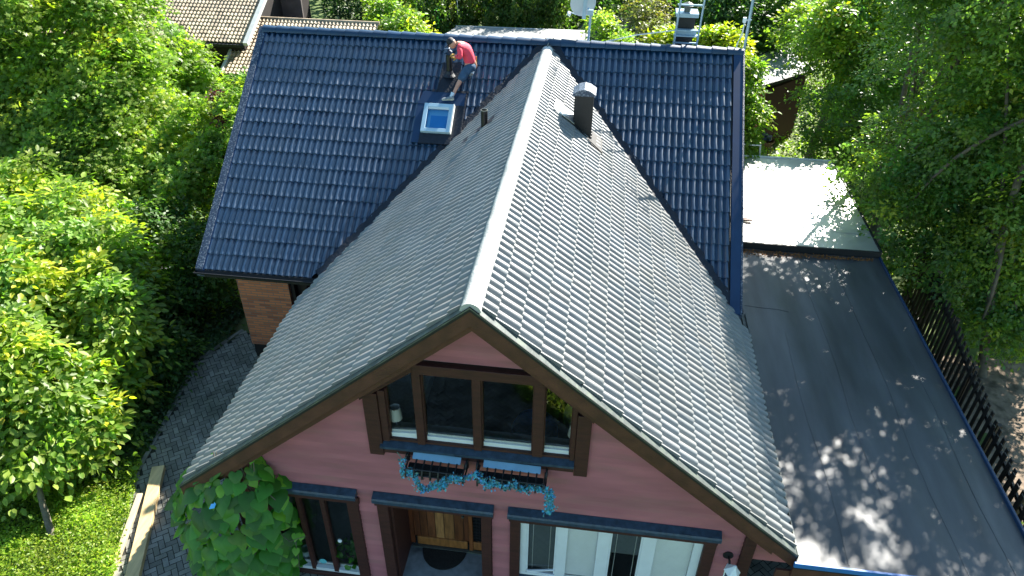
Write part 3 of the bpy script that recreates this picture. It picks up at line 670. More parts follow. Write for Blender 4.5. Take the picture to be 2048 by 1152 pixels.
b=MB(); b.prism([onR(.46,y0-.16,.07),onR(x0+.03,y0-.05,.09),onR(x0+.03,y1+.1,.09),onR(.46,y1+.0,.07)],(0,0,.012)); obj('rear_flashing',b,'alu',ch)
# vent pipe on the left slope near the valley
b=MB(); px,py=-1.19,8.36; b.tube([(px,py,zr(px)-.1),(px,py,zr(px)+.42)],.082,16,cap=False)
b.tube([(px,py,zr(px)+.42),(px,py,zr(px)+.0)],.072,16,cap=False); vp=obj('vent_pipe',b,'black',gL,smooth=True)
b=MB(); b.lathe((px,py,zr(px)+.42),[(.084,-.015),(.084,.006),(.070,.006),(.070,-.02)],16); obj('rim',b,'grey_metal',gL)
def onL(x,y,k=.045): return (x,y,g*x+k)
b=MB(); b.prism([onL(px-.55,py-.16),onL(px+.3,py-.16),onL(px+.3,py+.22),onL(px-.55,py+.10)],(0,0,.014)); obj('pipe_flashing',b,'rubber_shade',gL)
# vent pipe being fitted near the ridge + its plate
def onM(x,y,k=.05): return Vector((x,y,zm(y)))+Vector(N0)*k
b=MB(); px,py=-2.51,10.79; zb=zm(py); b.tube([(px,py,zb-.05),(px,py,zb+.60)],.078,16); 
vp2=obj('vent_pipe',b,'black',roofL,smooth=True)
b=MB(); 
q=[onM(-2.78,10.35,.055),onM(-2.22,10.38,.055),onM(-2.24,11.15,.055),onM(-2.74,11.1,.055)]; b.prism(q,Vector(N0)*.012)
b.obox(onM(-2.76,10.36,.06),onM(-2.70,11.12,.06),N0,.03,.02); b.lathe(onM(px,10.80,.05),[(.17,0),(.11,.07),(.085,.14)],16)
obj('pipe_flashing',b,'rubber_shade',roofL)
# skylight
sk0,sk1=9.40,10.04
def frame_on(x0,x1,y0,y1,wd,h0,h1,b):
    for (a0,a1,b0,b1) in ((x0,x0+wd,y0,y1),(x1-wd,x1,y0,y1),(x0+wd,x1-wd,y0,y0+wd*.8),(x0+wd,x1-wd,y1-wd*.8,y1)):
        b.prism([onM(a0,b0,h0),onM(a1,b0,h0),onM(a1,b1,h0),onM(a0,b1,h0)],Vector(N0)*(h1-h0))
SX0,SX1=-3.00,-2.24
b=MB(); frame_on(SX0,SX1,sk0-.03,sk1,.105,.02,.19,b); skl=obj('skylight',b,'galv',house,bevel=.006)
skl.data.materials[0]=mat('pale_blue_frame',(.42,.60,.72),.35,.06,4)
b=MB(); b.prism([onM(SX1-.012,sk0-.03,.03),onM(SX1+.02,sk0-.03,.03),onM(SX1+.02,sk1,.03),onM(SX1-.012,sk1,.03)],Vector(N0)*.17)
b.prism([onM(SX0+.11,sk1-.13,.16),onM(SX1-.11,sk1-.13,.16),onM(SX1-.11,sk1-.07,.16),onM(SX0+.11,sk1-.07,.16)],Vector(N0)*.02); obj('cover_trim',b,'whitefab',skl)
b=MB(); q=[onM(SX0+.1,sk0+.04,.15),onM(SX1-.1,sk0+.04,.15),onM(SX1-.1,sk1-.09,.15),onM(SX0+.1,sk1-.09,.15)]; b.add(q,[(0,1,2,3)]); obj('pane',b,'skyglass',skl)
b=MB(); q=[onM(SX0+.1,sk0+.04,.06),onM(SX1-.1,sk0+.04,.06),onM(SX1-.1,sk1-.08,.06),onM(SX0+.1,sk1-.08,.06)]; b.add(q,[(0,1,2,3)]); obj('pale_reflection_sheet',b,'bluelight2',skl)  # sheet under the glass carrying the lighter reflected sky in its colour
b=MB(); q=[onM(SX0+.19,sk0+.08,.075),onM(SX1-.11,sk0+.08,.075),onM(SX1-.11,sk1-.24,.075),onM(SX0+.19,sk1-.24,.075)]; b.add(q,[(0,1,2,3)]); obj('pane_backing',b,'bluelight',skl)  # blue sheet standing in for the sky mirrored in the pane
b=MB()
b.prism([onM(SX0-.22,sk0-.25,.055),onM(SX0-.02,sk0-.25,.055),onM(SX0-.02,sk1+.02,.055),onM(SX0-.22,sk1+.02,.055)],Vector(N0)*.02)
b.prism([onM(SX0-.22,sk1+.03,.058),onM(SX1+.26,sk1+.03,.058),onM(SX1+.26,sk1+.34,.058),onM(SX0-.12,sk1+.34,.058)],Vector(N0)*.02)
obj('side_flashing',b,'blue_metal',skl)
b=MB()
b.prism([onM(SX1+.03,sk0-.35,.050),onM(SX1+.24,sk0-.35,.050),onM(SX1+.26,sk1+.02,.050),onM(SX1+.03,sk1+.02,.050)],Vector(N0)*.03)
b.prism([onM(SX0-.02,sk0-.27,.06),onM(SX1+.03,sk0-.27,.06),onM(SX1+.03,sk0-.04,.06),onM(SX0-.02,sk0-.04,.06)],Vector(N0)*.05)
b.obox(onM(SX1+.25,sk0-.35,.05),onM(SX1+.27,sk1+.3,.05),N0,.03,.05)
b.obox(onM(SX0+.1,sk1+.36,.05),onM(SX1+.3,sk1+.36,.05),N0,.07,.03)
obj('lower_flashing',b,'rubber_shade',skl)
# rear chimney behind the ridge with steel ladder frame
b=MB(); b.box(3.33,12.62,-1.4,3.80,13.0,.66); ch2=obj('rear_chimney',b,'black_metal',house,bevel=.005)
b=MB(); b.box(3.28,12.55,.62,3.86,13.08,.72); obj('cap',b,'galv',ch2)
b=MB(); b.tube([(3.57,12.8,.72),(3.57,12.8,.88)],.09,12); b.lathe((3.57,12.8,.88),[(.0,.09),(.10,.05),(.17,.0),(.17,-.02),(0,-.02)],18); obj('cowl',b,'grey_metal',ch2,smooth=True)
b=MB()
for x,xt in ((3.28,3.36),(3.88,3.96)): b.tube([(x,12.42,-.9),(xt,12.46,1.9)],.026,6)
for z in (-.02,.16,.30,.95): b.obox((3.27,12.44,z),(3.90,12.44,z),(0,0,1),.05,.035)
b.obox((3.27,12.50,.17),(3.90,12.50,.17),(0,0,1),.2,.02); b.box(3.3,12.5,.18,3.86,12.54,.34)
obj('ladder',b,'galv',ch2)
# ------------------------------------------------ side flat roofs
CZ=-4.49
gar=thing('carport','flat felt roofed carport joined to the right side of the red house','carport',(7,4,G))
N1,N2=24,44; vs=[]
X0,X1,Y0_,Y1_=WR+.03,9.06,-.12,9.50
for j in range(N2+1):
    for i in range(N1+1):
        x=X0+(X1-X0)*i/N1; y=Y0_+(Y1_-Y0_)*j/N2
        vs.append((x if y<6.4 or i>0 else x, y, CZ+.012*math.sin(x*6.1+.4*y)+.010*math.sin(x*2.3+1)+.006*math.sin(y*1.7+x)))
b=MB(); b.add(vs,[(j*(N1+1)+i,j*(N1+1)+i+1,(j+1)*(N1+1)+i+1,(j+1)*(N1+1)+i) for j in range(N2) for i in range(N1)])
fr=obj('felt_roof',b,'felt',gar,smooth=True)
b=MB(); b.box(X0-.45,6.6,CZ-.05,X0+.02,Y1_,CZ+.005); b.box(X0,Y0_+.02,CZ-.22,X1-.02,Y1_,CZ-.05); obj('roof_deck',b,'black_metal',gar)
rs=random.Random(3)
def fz(x,y): return CZ+.012*math.sin(x*6.1+.4*y)+.010*math.sin(x*2.3+1)+.006*math.sin(y*1.7+x)
for x,ya,yb in ((6.05,-.05,6.0),(6.95,1.5,9.3),(7.85,-.05,9.3),(8.6,-.05,5.5)):       # lap seams, slightly wandering
    b=MB(); pts=[(x+.03*math.sin(y*1.3+x)+.012*rs.random(),y) for y in np.linspace(ya,yb,30)]
    for i in range(29): b.obox((*pts[i],fz(*pts[i])+.001),(*pts[i+1],fz(*pts[i+1])+.001),(0,0,1),.03,.006)
    obj('lap_seam',b,'felt',fr)
b=MB(); q=[(5.3+k*.1,6.9-.012*k+.008*math.sin(k)) for k in range(11)]
for i in range(10): b.obox((*q[i],fz(*q[i])),(*q[i+1],fz(*q[i+1])),(0,0,1),.02,.008)
obj('lap_seam',b,'felt',fr)
b=MB(); b.box(X1,Y0_-.03,CZ-.16,X1+.05,Y1_,CZ+.06); obj('side_trim',b,'blue_metal',gar,bevel=.008)
b=MB(); b.box(X0-.05,Y0_-.05,CZ-.06,X1+.05,Y0_-.002,CZ+.045); obj('front_trim',b,'bluetrim',gar,bevel=.008)
b=MB(); b.box(X0-.03,Y0_-.01,CZ-.38,X1+.03,Y0_+.04,CZ-.065); b.box(X0-.25,Y0_+.05,CZ-.52,X1-.1,Y0_+.09,CZ-.30); obj('front_fascia',b,'brown2',gar)
b=MB(); b.box(X0-.03,Y0_-.035,CZ-.10,X1,Y0_-.012,CZ-.065); obj('drip_edge',b,'black_metal',gar)
b=MB(); b.box(8.85,.2,G,8.97,9.4,CZ-.2); b.box(4.75,9.3,G,8.9,9.4,CZ-.2); obj('wall',b,'darkwood',gar)
ext=thing('side_extension','lower building with bright pale sheet roof behind the felt roofed carport','extension',(7,12,G))
b=MB(); E1=15.1; vs=[]
for j in range(31):
    for i in range(13):
        x=MR+.05+(9.08-MR-.05)*i/12; y=9.56+(E1-9.56)*j/30; vs.append((x,y,CZ+.16+.006*math.sin(x*3+y)))
b.add(vs,[(j*13+i,j*13+i+1,(j+1)*13+i+1,(j+1)*13+i) for j in range(30) for i in range(12)])
er=obj('sheet_roof',b,'felt2',ext,smooth=True)
b=MB(); b.box(MR+.05,9.50,CZ-.1,9.10,9.558,CZ+.19); b.box(9.085,9.56,CZ-.1,9.13,E1,CZ+.19); obj('roof_edge',b,'black_metal',ext)
b=MB(); b.box(MR+.05,E1,CZ-.1,9.13,E1+.05,CZ+.20); b.obox((6.95,E1+.35,CZ-.6),(6.75,E1+.1,CZ+.55),(0,0,1),.04,.03); b.obox((6.15,E1+.1,CZ+.52),(6.77,E1+.1,CZ+.52),(0,0,1),.04,.03); obj('rear_rail',b,'white',ext)
for y in (10.55,12.1,13.6): b=MB(); b.obox((MR+.1,y,CZ+.163),(9.05,y-.08,CZ+.163),(0,0,1),.03,.006); obj('lap_seam',b,'felt2',er)
b=MB(); b.box(MR+.1,9.7,G,9.0,E1-.05,CZ+.12); obj('wall',b,'darkwood',ext)
b=MB(); b.obox((5.30,10.75,CZ+.20),(5.95,10.70,CZ+.20),(0,0,1),.12,.05); b.tube([(5.55,10.7,CZ+.2),(5.62,11.0,CZ+.62),(5.55,11.2,CZ+.9)],.012,5); b.tube([(5.62,11.0,CZ+.62),(5.80,10.75,CZ+.25)],.01,5)
top('timber_scrap',b,'rust','piece of brown timber with bent wire lying on the bright pale roof','timber',(5.5,10.7,CZ+.2))
# leaf litter along the step
n=900; t=RNG.random(n)**1.5; pos=np.stack([5.2+3.7*t,9.42-.28*RNG.random(n)**2*(1.2-t)-.02,CZ+.02+.02*RNG.random(n)],-1)
V_,F_,C_=leaves(pos,np.array([0,0,1.])+RNG.normal(0,.4,(n,3)),RNG.normal(size=(n,3)),RNG.uniform(.03,.07,n),'dia',np.stack([RNG.uniform(.5,1.3,n)]*3,-1))
tag(link('leaf_litter',mesh_np('leaf_litter',V_,F_,(0,0,0),C_),'litter'),kind='stuff')
# ------------------------------------------------ dish, mast, cable
d=thing('satellite_dish','pale grey satellite dish seen from behind on its pole above the blue ridge','satellite dish',(1.0,12.6,-.6))
ax=Vector((-.25,.9,.35)).normalized(); c0=Vector((.83,12.62,.80)); 
b=MB(); b.lathe(c0,[(0,-.0),(.12,.01),(.24,.035),(.34,.075),(.385,.10),(.385,.115),(.34,.092),(.24,.05),(.12,.025),(0,.016)],28,ax,sx=.9,sy=1.05); obj('dish',b,'felt3',d,smooth=True).data.materials[0]=mat('grey_dish_paint',(.50,.55,.58),.5,.05,4)
b=MB(); b.tube([(1.0,12.5,-.75),(1.03,12.42,.62)],.032,10); b.tube([(1.03,12.42,.62),(.95,12.52,.76)],.03,8); b.obox(c0+Vector((.02,-.04,-.34)),c0+Vector((.04,-.02,.28)),(0,-1,0),.10,.03); b.box(.94,12.40,.60,1.1,12.5,.74); obj('pole',b,'galv',d)
b=MB(); b.tube([c0+Vector((-.2,.05,-.25)),c0+Vector((-.42,.5,-.30))],.016,6); b.lathe(c0+Vector((-.42,.42,-.30)),[(0,0),(.04,0),(.05,.1),(0,.1)],10,-ax); obj('feed_arm',b,'white',d)
d=thing('antenna_mast','leaning blue grey antenna mast clamped at the right end of the ridge','mast',(5.09,11.95,-.9))
b=MB(); b.tube([(5.09,11.95,-1.2),(5.07,12.0,.5),(5.07,12.05,1.75)],.038,10); obj('pole',b,'galv',d,smooth=True)
b=MB(); b.box(4.90,11.9,.72,4.98,11.98,.84); b.tube([(4.98,11.94,.78),(5.12,11.98,.78)],.014,6); obj('junction_box',b,'lamp',d)
b=MB(); b.tube([(4.94,11.92,.74),(4.93,11.9,.5),(4.86,11.88,.15),(4.83,11.85,0.02),(4.72,11.8,-.02)],.008,5); b.tube([(4.95,11.92,.74),(4.95,11.9,.45),(4.84,11.86,.2),(4.88,11.85,.0)],.008,5); obj('cable',b,'white',d)
b=MB(); b.tube([(5.07,12.05,1.6),(4.95,12.0,1.45)],.02,6); b.obox((4.6,12.1,1.7),(5.5,12.0,1.7),(0,0,1),.02,.02)
for k in range(6): b.obox((4.65+k*.15,11.75,1.7),(4.65+k*.15,12.4,1.7),(0,0,1),.012,.012)
obj('aerial',b,'galv',d)
b=MB(); b.tube([(1.25,12.4,-.12),(2.3,12.6,.10),(3.30,12.6,.27)],.016,6); top('stay_wire',b,'whitefab','thin pale stay line slanting from the blue ridge up to the rear chimney ladder','cable',(1.25,12.4,-.12))
# ------------------------------------------------ flower boxes, garland, lantern, mat
def flowerbox(x0,x1,z,dz,label):
    t=thing('flower_box',label,'flower box',((x0+x1)/2,.3,z),'wrought iron flower boxes under the upper window')
    b=MB(); b.prism([(x0+.10,.36,z+.01),(x1-.08,.36,z+.01+dz),(x1-.08,.26,z-.045+dz),(x0+.10,.26,z-.045)],(0,0,.015)); obj('liner',b,'darkbox',t)
    b=MB(); b.prism([(x0+.05,.06,z-.1),(x1-.02,.06,z-.1+dz),(x1-.02,.235,z-.1+dz),(x0+.05,.235,z-.1)],(0,0,-.10)); obj('trough',b,'black',t)
    b=MB()
    n=max(3,int((x1-x0)/.125))
    for i in range(n+1):
        x=x0+.04+(x1-x0-.04)*i/n; zz=z+dz*i/n
        b.tube([(x,.30,zz-.04),(x,.05,zz-.05),(x,.01,zz-.12),(x,.00,zz-.20),(x,.03,zz-.235),(x,.06,zz-.21)],.014,6)
    for a in (-.045,-.17): b.tube([(x0+.03,.035 if a<-.1 else .05,z+a),(x1,.035 if a<-.1 else .05,z+a+dz)],.012,6)
    for x,zz in ((x0,z),(x1+.02,z+dz)):
        pts=[(x,.30-.10*math.cos(q)*(1-q/9),zz-.06+.10*math.sin(q)*(1-q/9)) for q in np.linspace(0,7.5,18)]; b.tube(pts,.016,6)
        b.tube([(x,.40,zz),(x,.40,zz-.25)],.016,6); b.tube([(x,.40,zz-.2),(x,.05,zz-.12)],.014,6)
    obj('bracket',b,'blackiron',t)
flowerbox(-1.20,-.22,-3.40,-.03,'left black iron flower box with blue liner under the upper window')
flowerbox(-.02,1.10,-3.42,-.02,'right black iron flower box with blue liner, cyan garland hanging off its end')
ctl=[(-1.24,.16,-3.36),(-1.22,.06,-3.62),(-1.08,.06,-3.50),(-.98,.0,-3.66),(-.92,-.0,-3.86),(-.80,.0,-3.84),(-.66,-.0,-3.70),(-.55,.0,-3.74),(-.50,.02,-3.58),(-.35,.02,-3.52),(-.20,.05,-3.56),(-.02,.1,-3.48),(.10,.04,-3.50),(.22,.0,-3.62),(.30,.03,-3.50),(.48,.02,-3.62),(.62,.04,-3.50),(.78,.02,-3.62),(.95,.03,-3.56),(1.10,.04,-3.56),(1.22,.03,-3.66),(1.20,.02,-3.84),(1.24,.04,-4.0),(1.16,.05,-4.16)]
t=thing('garland','turquoise artificial flower garland draped along the two flower boxes','garland',(0,.05,-3.5))
cp=np.array(ctl); n=1500; u=RNG.random(n)*(len(cp)-1.001); i=u.astype(int); fr_=(u-i)[:,None]; pos=cp[i]*(1-fr_)+cp[i+1]*fr_+RNG.normal(0,1,(n,3))*np.array([.032,.025,.032])
c=np.stack([RNG.uniform(.5,1.5,n),RNG.uniform(.75,1.25,n),RNG.uniform(.8,1.2,n)],-1)
V_,F_,C_=leaves(pos,np.array([0,-.6,.8])+RNG.normal(0,.6,(n,3)),RNG.normal(size=(n,3)),RNG.uniform(.03,.055,n),'maple',c); link('blossoms',mesh_np('b',V_,F_,BASE[t.name],C_),'cyanflower',t)
n=500; u=RNG.random(n)*(len(cp)-1.001); i=u.astype(int); fr_=(u-i)[:,None]; pos=cp[i]*(1-fr_)+cp[i+1]*fr_+RNG.normal(0,1,(n,3))*.03
V_,F_,C_=leaves(pos,RNG.normal(0,.6,(n,3))+np.array([0,-.4,.8]),RNG.normal(size=(n,3)),RNG.uniform(.04,.07,n),'dia',np.ones((n,3))); tag(link('sprigs',mesh_np('s',V_,F_,BASE[t.name],C_),'greyleaf',t),kind='stuff')
b=MB(); b.tube([tuple(x) for x in cp],.008,5); b.tube([(-1.3,.12,-3.16),(-1.25,.14,-3.3),(-1.27,.16,-3.4)],.006,4)
b.tube([(-.3,.42,-3.62),(-.2,.42,-3.9),(.05,.42,-3.95),(.3,.42,-3.8)],.004,4); b.tube([(.1,.42,-3.66),(.02,.42,-3.88),(.25,.42,-4.0)],.004,4); obj('wire',b,'greyleaf',t)
t=thing('wall_lantern','white metal wall lantern beside the wide window on the red wall','wall lamp',(4.33,.4,-5.3))
b=MB(); b.lathe((4.33,.40,-5.22),[(.0,-.02),(.09,-.02),(.09,.0),(0,.0)],14,(0,-1,0)); b.tube([(4.33,.38,-5.22),(4.33,.28,-5.18),(4.33,.18,-5.22)],.02,8); obj('bracket',b,'blackiron',t)
lc=Vector((4.36,.14,-5.33)); tl=Vector((.15,-.1,1)).normalized()
b=MB(); b.lathe(lc,[(.0,.26),(.03,.24),(.04,.2),(.135,.09),(.145,.07),(.13,.07)],6,tl); obj('roof',b,'lamp',t); b=MB(); b.lathe(lc,[(0,-.155),(.07,-.16),(.075,-.19),(.0,-.20)],6,tl); obj('base_plate',b,'lamp',t)
b=MB()
q=Vector((0,0,1)).rotation_difference(tl)
for k in range(6):
    a=2*math.pi*k/6; b.tube([lc+q@Vector((.115*math.cos(a),.115*math.sin(a),.07)),lc+q@Vector((.072*math.cos(a),.072*math.sin(a),-.17))],.011,5)
obj('frame',b,'lamp',t)
b=MB(); b.lathe(lc,[(.110,.07),(.068,-.17)],6,tl); obj('glass_body',b,'glass',t)
b=MB(); b.lathe(lc,[(0,-.12),(.03,-.08),(.032,-.02),(.018,.05),(0,.06)],10,tl); obj('bulb',b,'lamp',t,smooth=True)
# half-round doormat
b=MB(); pts=[(-.93+.46*math.cos(a),1.25-.50*math.sin(a),-7.249) for a in np.linspace(0,math.pi,25)]; b.prism(pts[::-1],(0,0,.025)); top('doormat',b,'mat','black half round doormat on the grey porch slab before the door','doormat',(-.93,1.1,-7.25))
# interior pieces
b=MB(); prof=[(0,.50),(.22,.50),(.36,.42),(.42,.28),(.42,.14),(.34,.02),(0,.0)]; b.lathe((.80,1.60,-4.12),prof,28); pf=top('pouffe',b,'bluefab','round blue knitted pouffe inside behind the upper window','pouffe',(.80,1.6,-4.12),smooth=True,sharp=80)
def lampo(x,y,lab):
    t=thing('table_lamp',lab,'lamp',(x,y,-3.16),'white shaded lamps on the upper window board')
    b=MB(); b.lathe((x,y,-3.159),[(0,0),(.07,0),(.07,.015),(.012,.03),(.012,.26),(0,.26)],14); obj('stand',b,'white',t,smooth=True)
    b=MB(); b.lathe((x,y,-3.159),[(.115,.20),(.085,.44),(.080,.44),(.110,.20)],20); obj('lamp_shade',b,'whitefab',t,smooth=True)
lampo(-1.45,.68,'table lamp with white shade behind the left pane of the upper window')
lampo(1.52,.70,'table lamp with white shade behind the right pane of the upper window')
b=MB(); b.box(-2.3,1.4,-4.12,-1.35,3.4,-3.75); b.box(-2.5,1.4,-4.12,-2.3,3.4,-3.4); b.obox((-1.9,2.6,-3.72),(-1.5,2.7,-3.62),(0,0,1),.4,.12); top('sofa',b,'whitekn','pale sofa inside the left part of the upper room','sofa',(-1.9,2.4,-4.12),bevel=.05)
b=MB(); b.lathe((1.62,2.0,-4.12),[(0,.55),(.2,.53),(.33,.4),(.33,.2),(.25,0),(0,0)],20); top('floor_cushion',b,'whitekn','pale blue cushion beside the blue pouffe in the upper room','cushion',(1.62,2.0,-4.12),smooth=True)
b=MB(); b.lathe((-3.66,.68,-7.25),[(0,0),(.085,0),(.10,.28),(.085,.28),(.08,.24),(0,.24)],18); top('plant_pot',b,'brickp','pale blue cylindrical pot inside the tall left window','pot',(-3.66,.68,-7.25),smooth=True)
t=thing('house_plant','green house plant in the right section of the tall left window','plant',(-2.75,.8,-7.25))
n=60; pos=np.array([-2.75,.78,-6.95])+RNG.normal(0,.12,(n,3)); V_,F_,C_=leaves(pos,RNG.normal(0,.5,(n,3))+np.array([0,-.3,1]),RNG.normal(size=(n,3)),RNG.uniform(.1,.2,n),'oval',np.ones((n,3))); link('foliage',mesh_np('f',V_,F_,BASE[t.name],C_),'leaf_vine',t)
b=MB(); b.lathe((-2.75,.78,-7.25),[(0,0),(.09,0),(.12,.22),(.0,.2)],14); obj('pot',b,'rust',t)
b=MB(); b.lathe((-3.24,WY+.043,-7.04),[(0,0),(.075,0),(.075,-.003),(0,-.003)],20,(0,1,0),sy=1,sx=1); b.tube([(-3.24+.05*math.cos(a),WY+.036,-7.04+.05*math.sin(a)) for a in np.linspace(0,6.28,20)],.004,4); top('window_sticker',b,'sticker','round turquoise sticker low on the tall left window','sticker',(-3.24,WY+.04,-7.04))
b=MB(); b.lathe((-2.80,WY+.04,-6.3),[(0,.0),(.03,.004),(.045,-.01),(.045,-.02),(0,-.015)],12,(0,-1,.4)); top('suction_hook',b,'lamp','small cream disc ornament fixed on the tall left window','ornament',(-2.8,WY+.04,-6.3))
# ------------------------------------------------ planks
b=MB(); b.obox((-7.92,2.50,G+.01),(-6.25,-2.2,G+.01),(0,0,1),.27,.13); top('timber_plank',b,'plank','wide fresh pine beam lying across the edge of the paving','plank',(-7,0,G),bevel=.006)
b=MB(); b.obox((-7.95,1.75,G+.01),(-6.85,-2.4,G+.01),(0,0,1),.12,.08); top('timber_plank',b,'plank2','narrow greyed plank lying along the grass beside the wide beam','plank',(-7.4,0,G),bevel=.005)
# ------------------------------------------------ broad-leaved vine
t=thing('climbing_vine','climbing vine with large heart shaped leaves at the left front corner','vine',(-4.7,.0,G))
n=330; k=RNG.random(n); th=RNG.uniform(-1.75,1.75,n)
zz=-3.95-3.4*RNG.random(n)**1.0; rx=np.interp(zz,[-7.4,-6.6,-5.6,-4.9,-4.4,-3.9],[.80,.92,1.02,.98,.75,.25]); cx=np.interp(zz,[-7.4,-5.0,-3.9],[-4.72,-4.58,-4.25])
pos=np.stack([cx+rx*np.sin(th),.30-.62*rx*np.cos(th),zz],-1); out=np.stack([np.sin(th),-np.cos(th)*.9,np.full(n,.0)],-1)
nr=out*.7+np.array([0,-.1,.85])+RNG.normal(0,.20,(n,3)); tip=out*.6+np.array([0,-.15,-.75])+RNG.normal(0,.38,(n,3))
br=RNG.uniform(.55,1.35,n); yg=RNG.random(n)<.28; c=np.stack([br*np.where(yg,2.6,1),br*np.where(yg,1.55,1),br],-1)
sz=np.where(yg,RNG.uniform(.15,.27,n),RNG.uniform(.24,.40,n))
V_,F_,C_=leaves(pos,nr,tip,sz,'heart',c)
# small outliers
ol=np.array([(-3.86,.15,-3.68),(-3.3,.1,-5.62),(-3.42,.0,-5.95),(-3.35,.0,-5.5),(-3.5,0,-6.3),(-5.5,.0,-5.0)]); V2,F2,C2=leaves(ol,np.array([[0,-.6,.8]]*6)+RNG.normal(0,.1,(6,3)),np.array([[0,-.3,-1.]]*6),np.full(6,.15),'heart',np.array([[2.4,1.6,1]]*6))
link('leaves',mesh_np('l',np.concatenate([V_,V2]),np.concatenate([F_,F2+len(V_)]),BASE[t.name],np.concatenate([C_,C2])),'leaf_vine',t,smooth=True)
b=MB()
for k in range(9):
    x=-4.6+random.gauss(0,.25); limb(b,(x,.3,G),(-4.3+random.gauss(0,.2),.28,-4.0),.03,.012,.1,5,8)
for k in range(12):
    x=-4.2+random.gauss(0,.18); b.tube([(x,.2,-3.75),(x+random.gauss(0,.08),.1,-4.2),(x+random.gauss(0,.2),0,-4.6)],.008,4)
b.tube([(-3.7,.0,-5.5),(-3.45,-.1,-5.62),(-3.2,-.1,-5.45),(-3.1,-.1,-5.4)],.006,4); b.tube([(-3.4,.0,-5.7),(-3.42,0,-6.2),(-3.5,.05,-6.7)],.006,4)
obj('stem',b,'bark',t)
b=MB(); b.prism([(-4.62,-.34,-4.60),(-4.50,-.36,-4.53),(-4.46,-.34,-4.44),(-4.50,-.31,-4.43),(-4.52,-.31,-4.48),(-4.58,-.30,-4.51)],(0,.0,.008)); top('paper_scrap',b,'clip','bright blue scrap lying on a big vine leaf','scrap',(-4.55,-.33,-4.5))
# ------------------------------------------------ fence
f=thing('timber_fence','dark vertical board fence between the carport and the bare soil','fence',(10.3,4,G))
b=MB(); fa=Vector((11.25,12.0)); fb=Vector((9.55,-1.2)); L_=(fb-fa).length; n=int(L_/.135); 
for i in range(n):
    p=fa.lerp(fb,i/n); h=2.2+random.gauss(0,.012); lx=random.gauss(0,.01)
    s_=(-.055 if i%2 else .02)
    b.box(p.x+s_-.011,p.y-.05,G,p.x+s_+.011,p.y+.05,G+h)
obj('boards',b,'fence',f)
b=MB()
for z in (.5,1.9): b.obox((fa.x-.0,fa.y,G+z),(fb.x-.0,fb.y,G+z),(0,0,1),.05,.09)
obj('rail',b,'fence',f)
for i in range(8):
    p=fa.lerp(fb,i/7); b=MB(); b.box(p.x+.06,p.y-.05,G,p.x+.16,p.y+.05,G+2.1); obj('post',b,'fence',f)
# ------------------------------------------------ neighbours
nb=thing('neighbour_house','dark timber neighbour house with beige tiled roofs and white verge boards','house',(-20,28,G))
zE=-3.5; yE=21.5; xV=-13.6; sl=.50; cs_=math.sqrt(1+sl*sl); LR=9.0
rr=tiles('upper_roof',(-30,yE+LR/cs_,zE+LR*sl/cs_),(1,0,0),(0,-1/cs_,-sl/cs_),30+xV,LR,.17,.225,'tile_beige',nb,seg=6,crest=.05,step=.035,cvar=.22,sharp=1)
b=MB(); b.obox((xV+.1,yE-.1,zE-.06),(xV+.1,yE+LR/cs_,zE+LR*sl/cs_-.03),(0,0,1),.20,.16); obj('verge_board',b,'palewood',rr)
b=MB(); b.box(-30,yE-.15,zE-.14,xV,yE-.03,zE-.02); obj('gutter',b,'black_metal',rr)
b=MB(); b.box(-30,yE+.6,G,-14.1,yE+.7,zE+.2); b.prism([(-14.0,yE+.7,G),(-14.0,30,G),(-14.0,30,zE+4.0),(-14.0,yE+.7,zE+.25)],(-.1,0,0)); wl=obj('wall',b,'darkwood',nb)
b=MB(); b.box(-16.6,yE+.54,-5.6,-14.95,yE+.6,-4.4); wn=obj('window',b,'glass',nb)
b=MB(); b.box(-16.7,yE+.5,-5.70,-14.85,yE+.62,-5.6); obj('sill',b,'galv',wn)
sl2=.46; c2_=math.sqrt(1+sl2*sl2); LL=(24.1-20.9)*c2_; zt=-3.16
r2=tiles('lower_roof',(-14.6,24.1,zt),(1,0,0),(0,-1/c2_,-sl2/c2_),6.0,LL,.17,.225,'tile_beige',nb,seg=6,crest=.05,step=.035,cvar=.22,sharp=1)
b=MB(); b.obox((-14.62,20.85,-4.68),(-14.62,24.1,zt-.03),(0,0,1),.10,.14); obj('verge_board',b,'palewood',r2)
b=MB()
for i in range(17): b.tube([(-14.6+i*.36,24.12,zt+.01),(-14.6+i*.36+.37,24.12,zt+.01)],.085,10)
obj('ridge_cap',b,'tile_beige',r2,smooth=True)
b=MB(); b.box(-14.4,21.3,G,-8.8,21.4,-4.6); b.box(-8.9,21.4,G,-8.8,26,-4.6); b.box(-14.4,21.4,G,-14.3,24.0,-4.6); b.prism([(-14.6,24.25,zt-.05),(-8.6,24.25,zt-.05),(-8.6,27.2,zt-1.4),(-14.6,27.2,zt-1.4)],(0,0,.05)); obj('wall',b,'darkwood',nb)
b=MB(); b.box(-14.8,26.6,-7,-13.0,26.7,-2.2); obj('annex_wall',b,mat('weathered_panel',(.10,.085,.08),.8,.2,4),nb)
gf=thing('flat_roof_building','low grey flat roofed outbuilding beyond the blue ridge','outbuilding',(-2.8,27,G))
b=MB(); b.prism([(-6.9,24.5,-4.45),(.62,24.7,-4.45),(.52,28.75,-4.4),(-5.9,28.6,-4.4)],(0,0,.06)); obj('roof',b,'felt3',gf)
b=MB(); b.obox((.64,24.6,-4.5),(.54,28.8,-4.44),(0,0,1),.08,.16); b.obox((-6.0,28.66,-4.46),(.6,28.82,-4.46),(0,0,1),.1,.12); obj('roof_edge',b,'palewood',gf)
b=MB(); b.box(-6.2,24.9,G,.4,28.4,-4.46); obj('wall',b,'darkwood',gf)
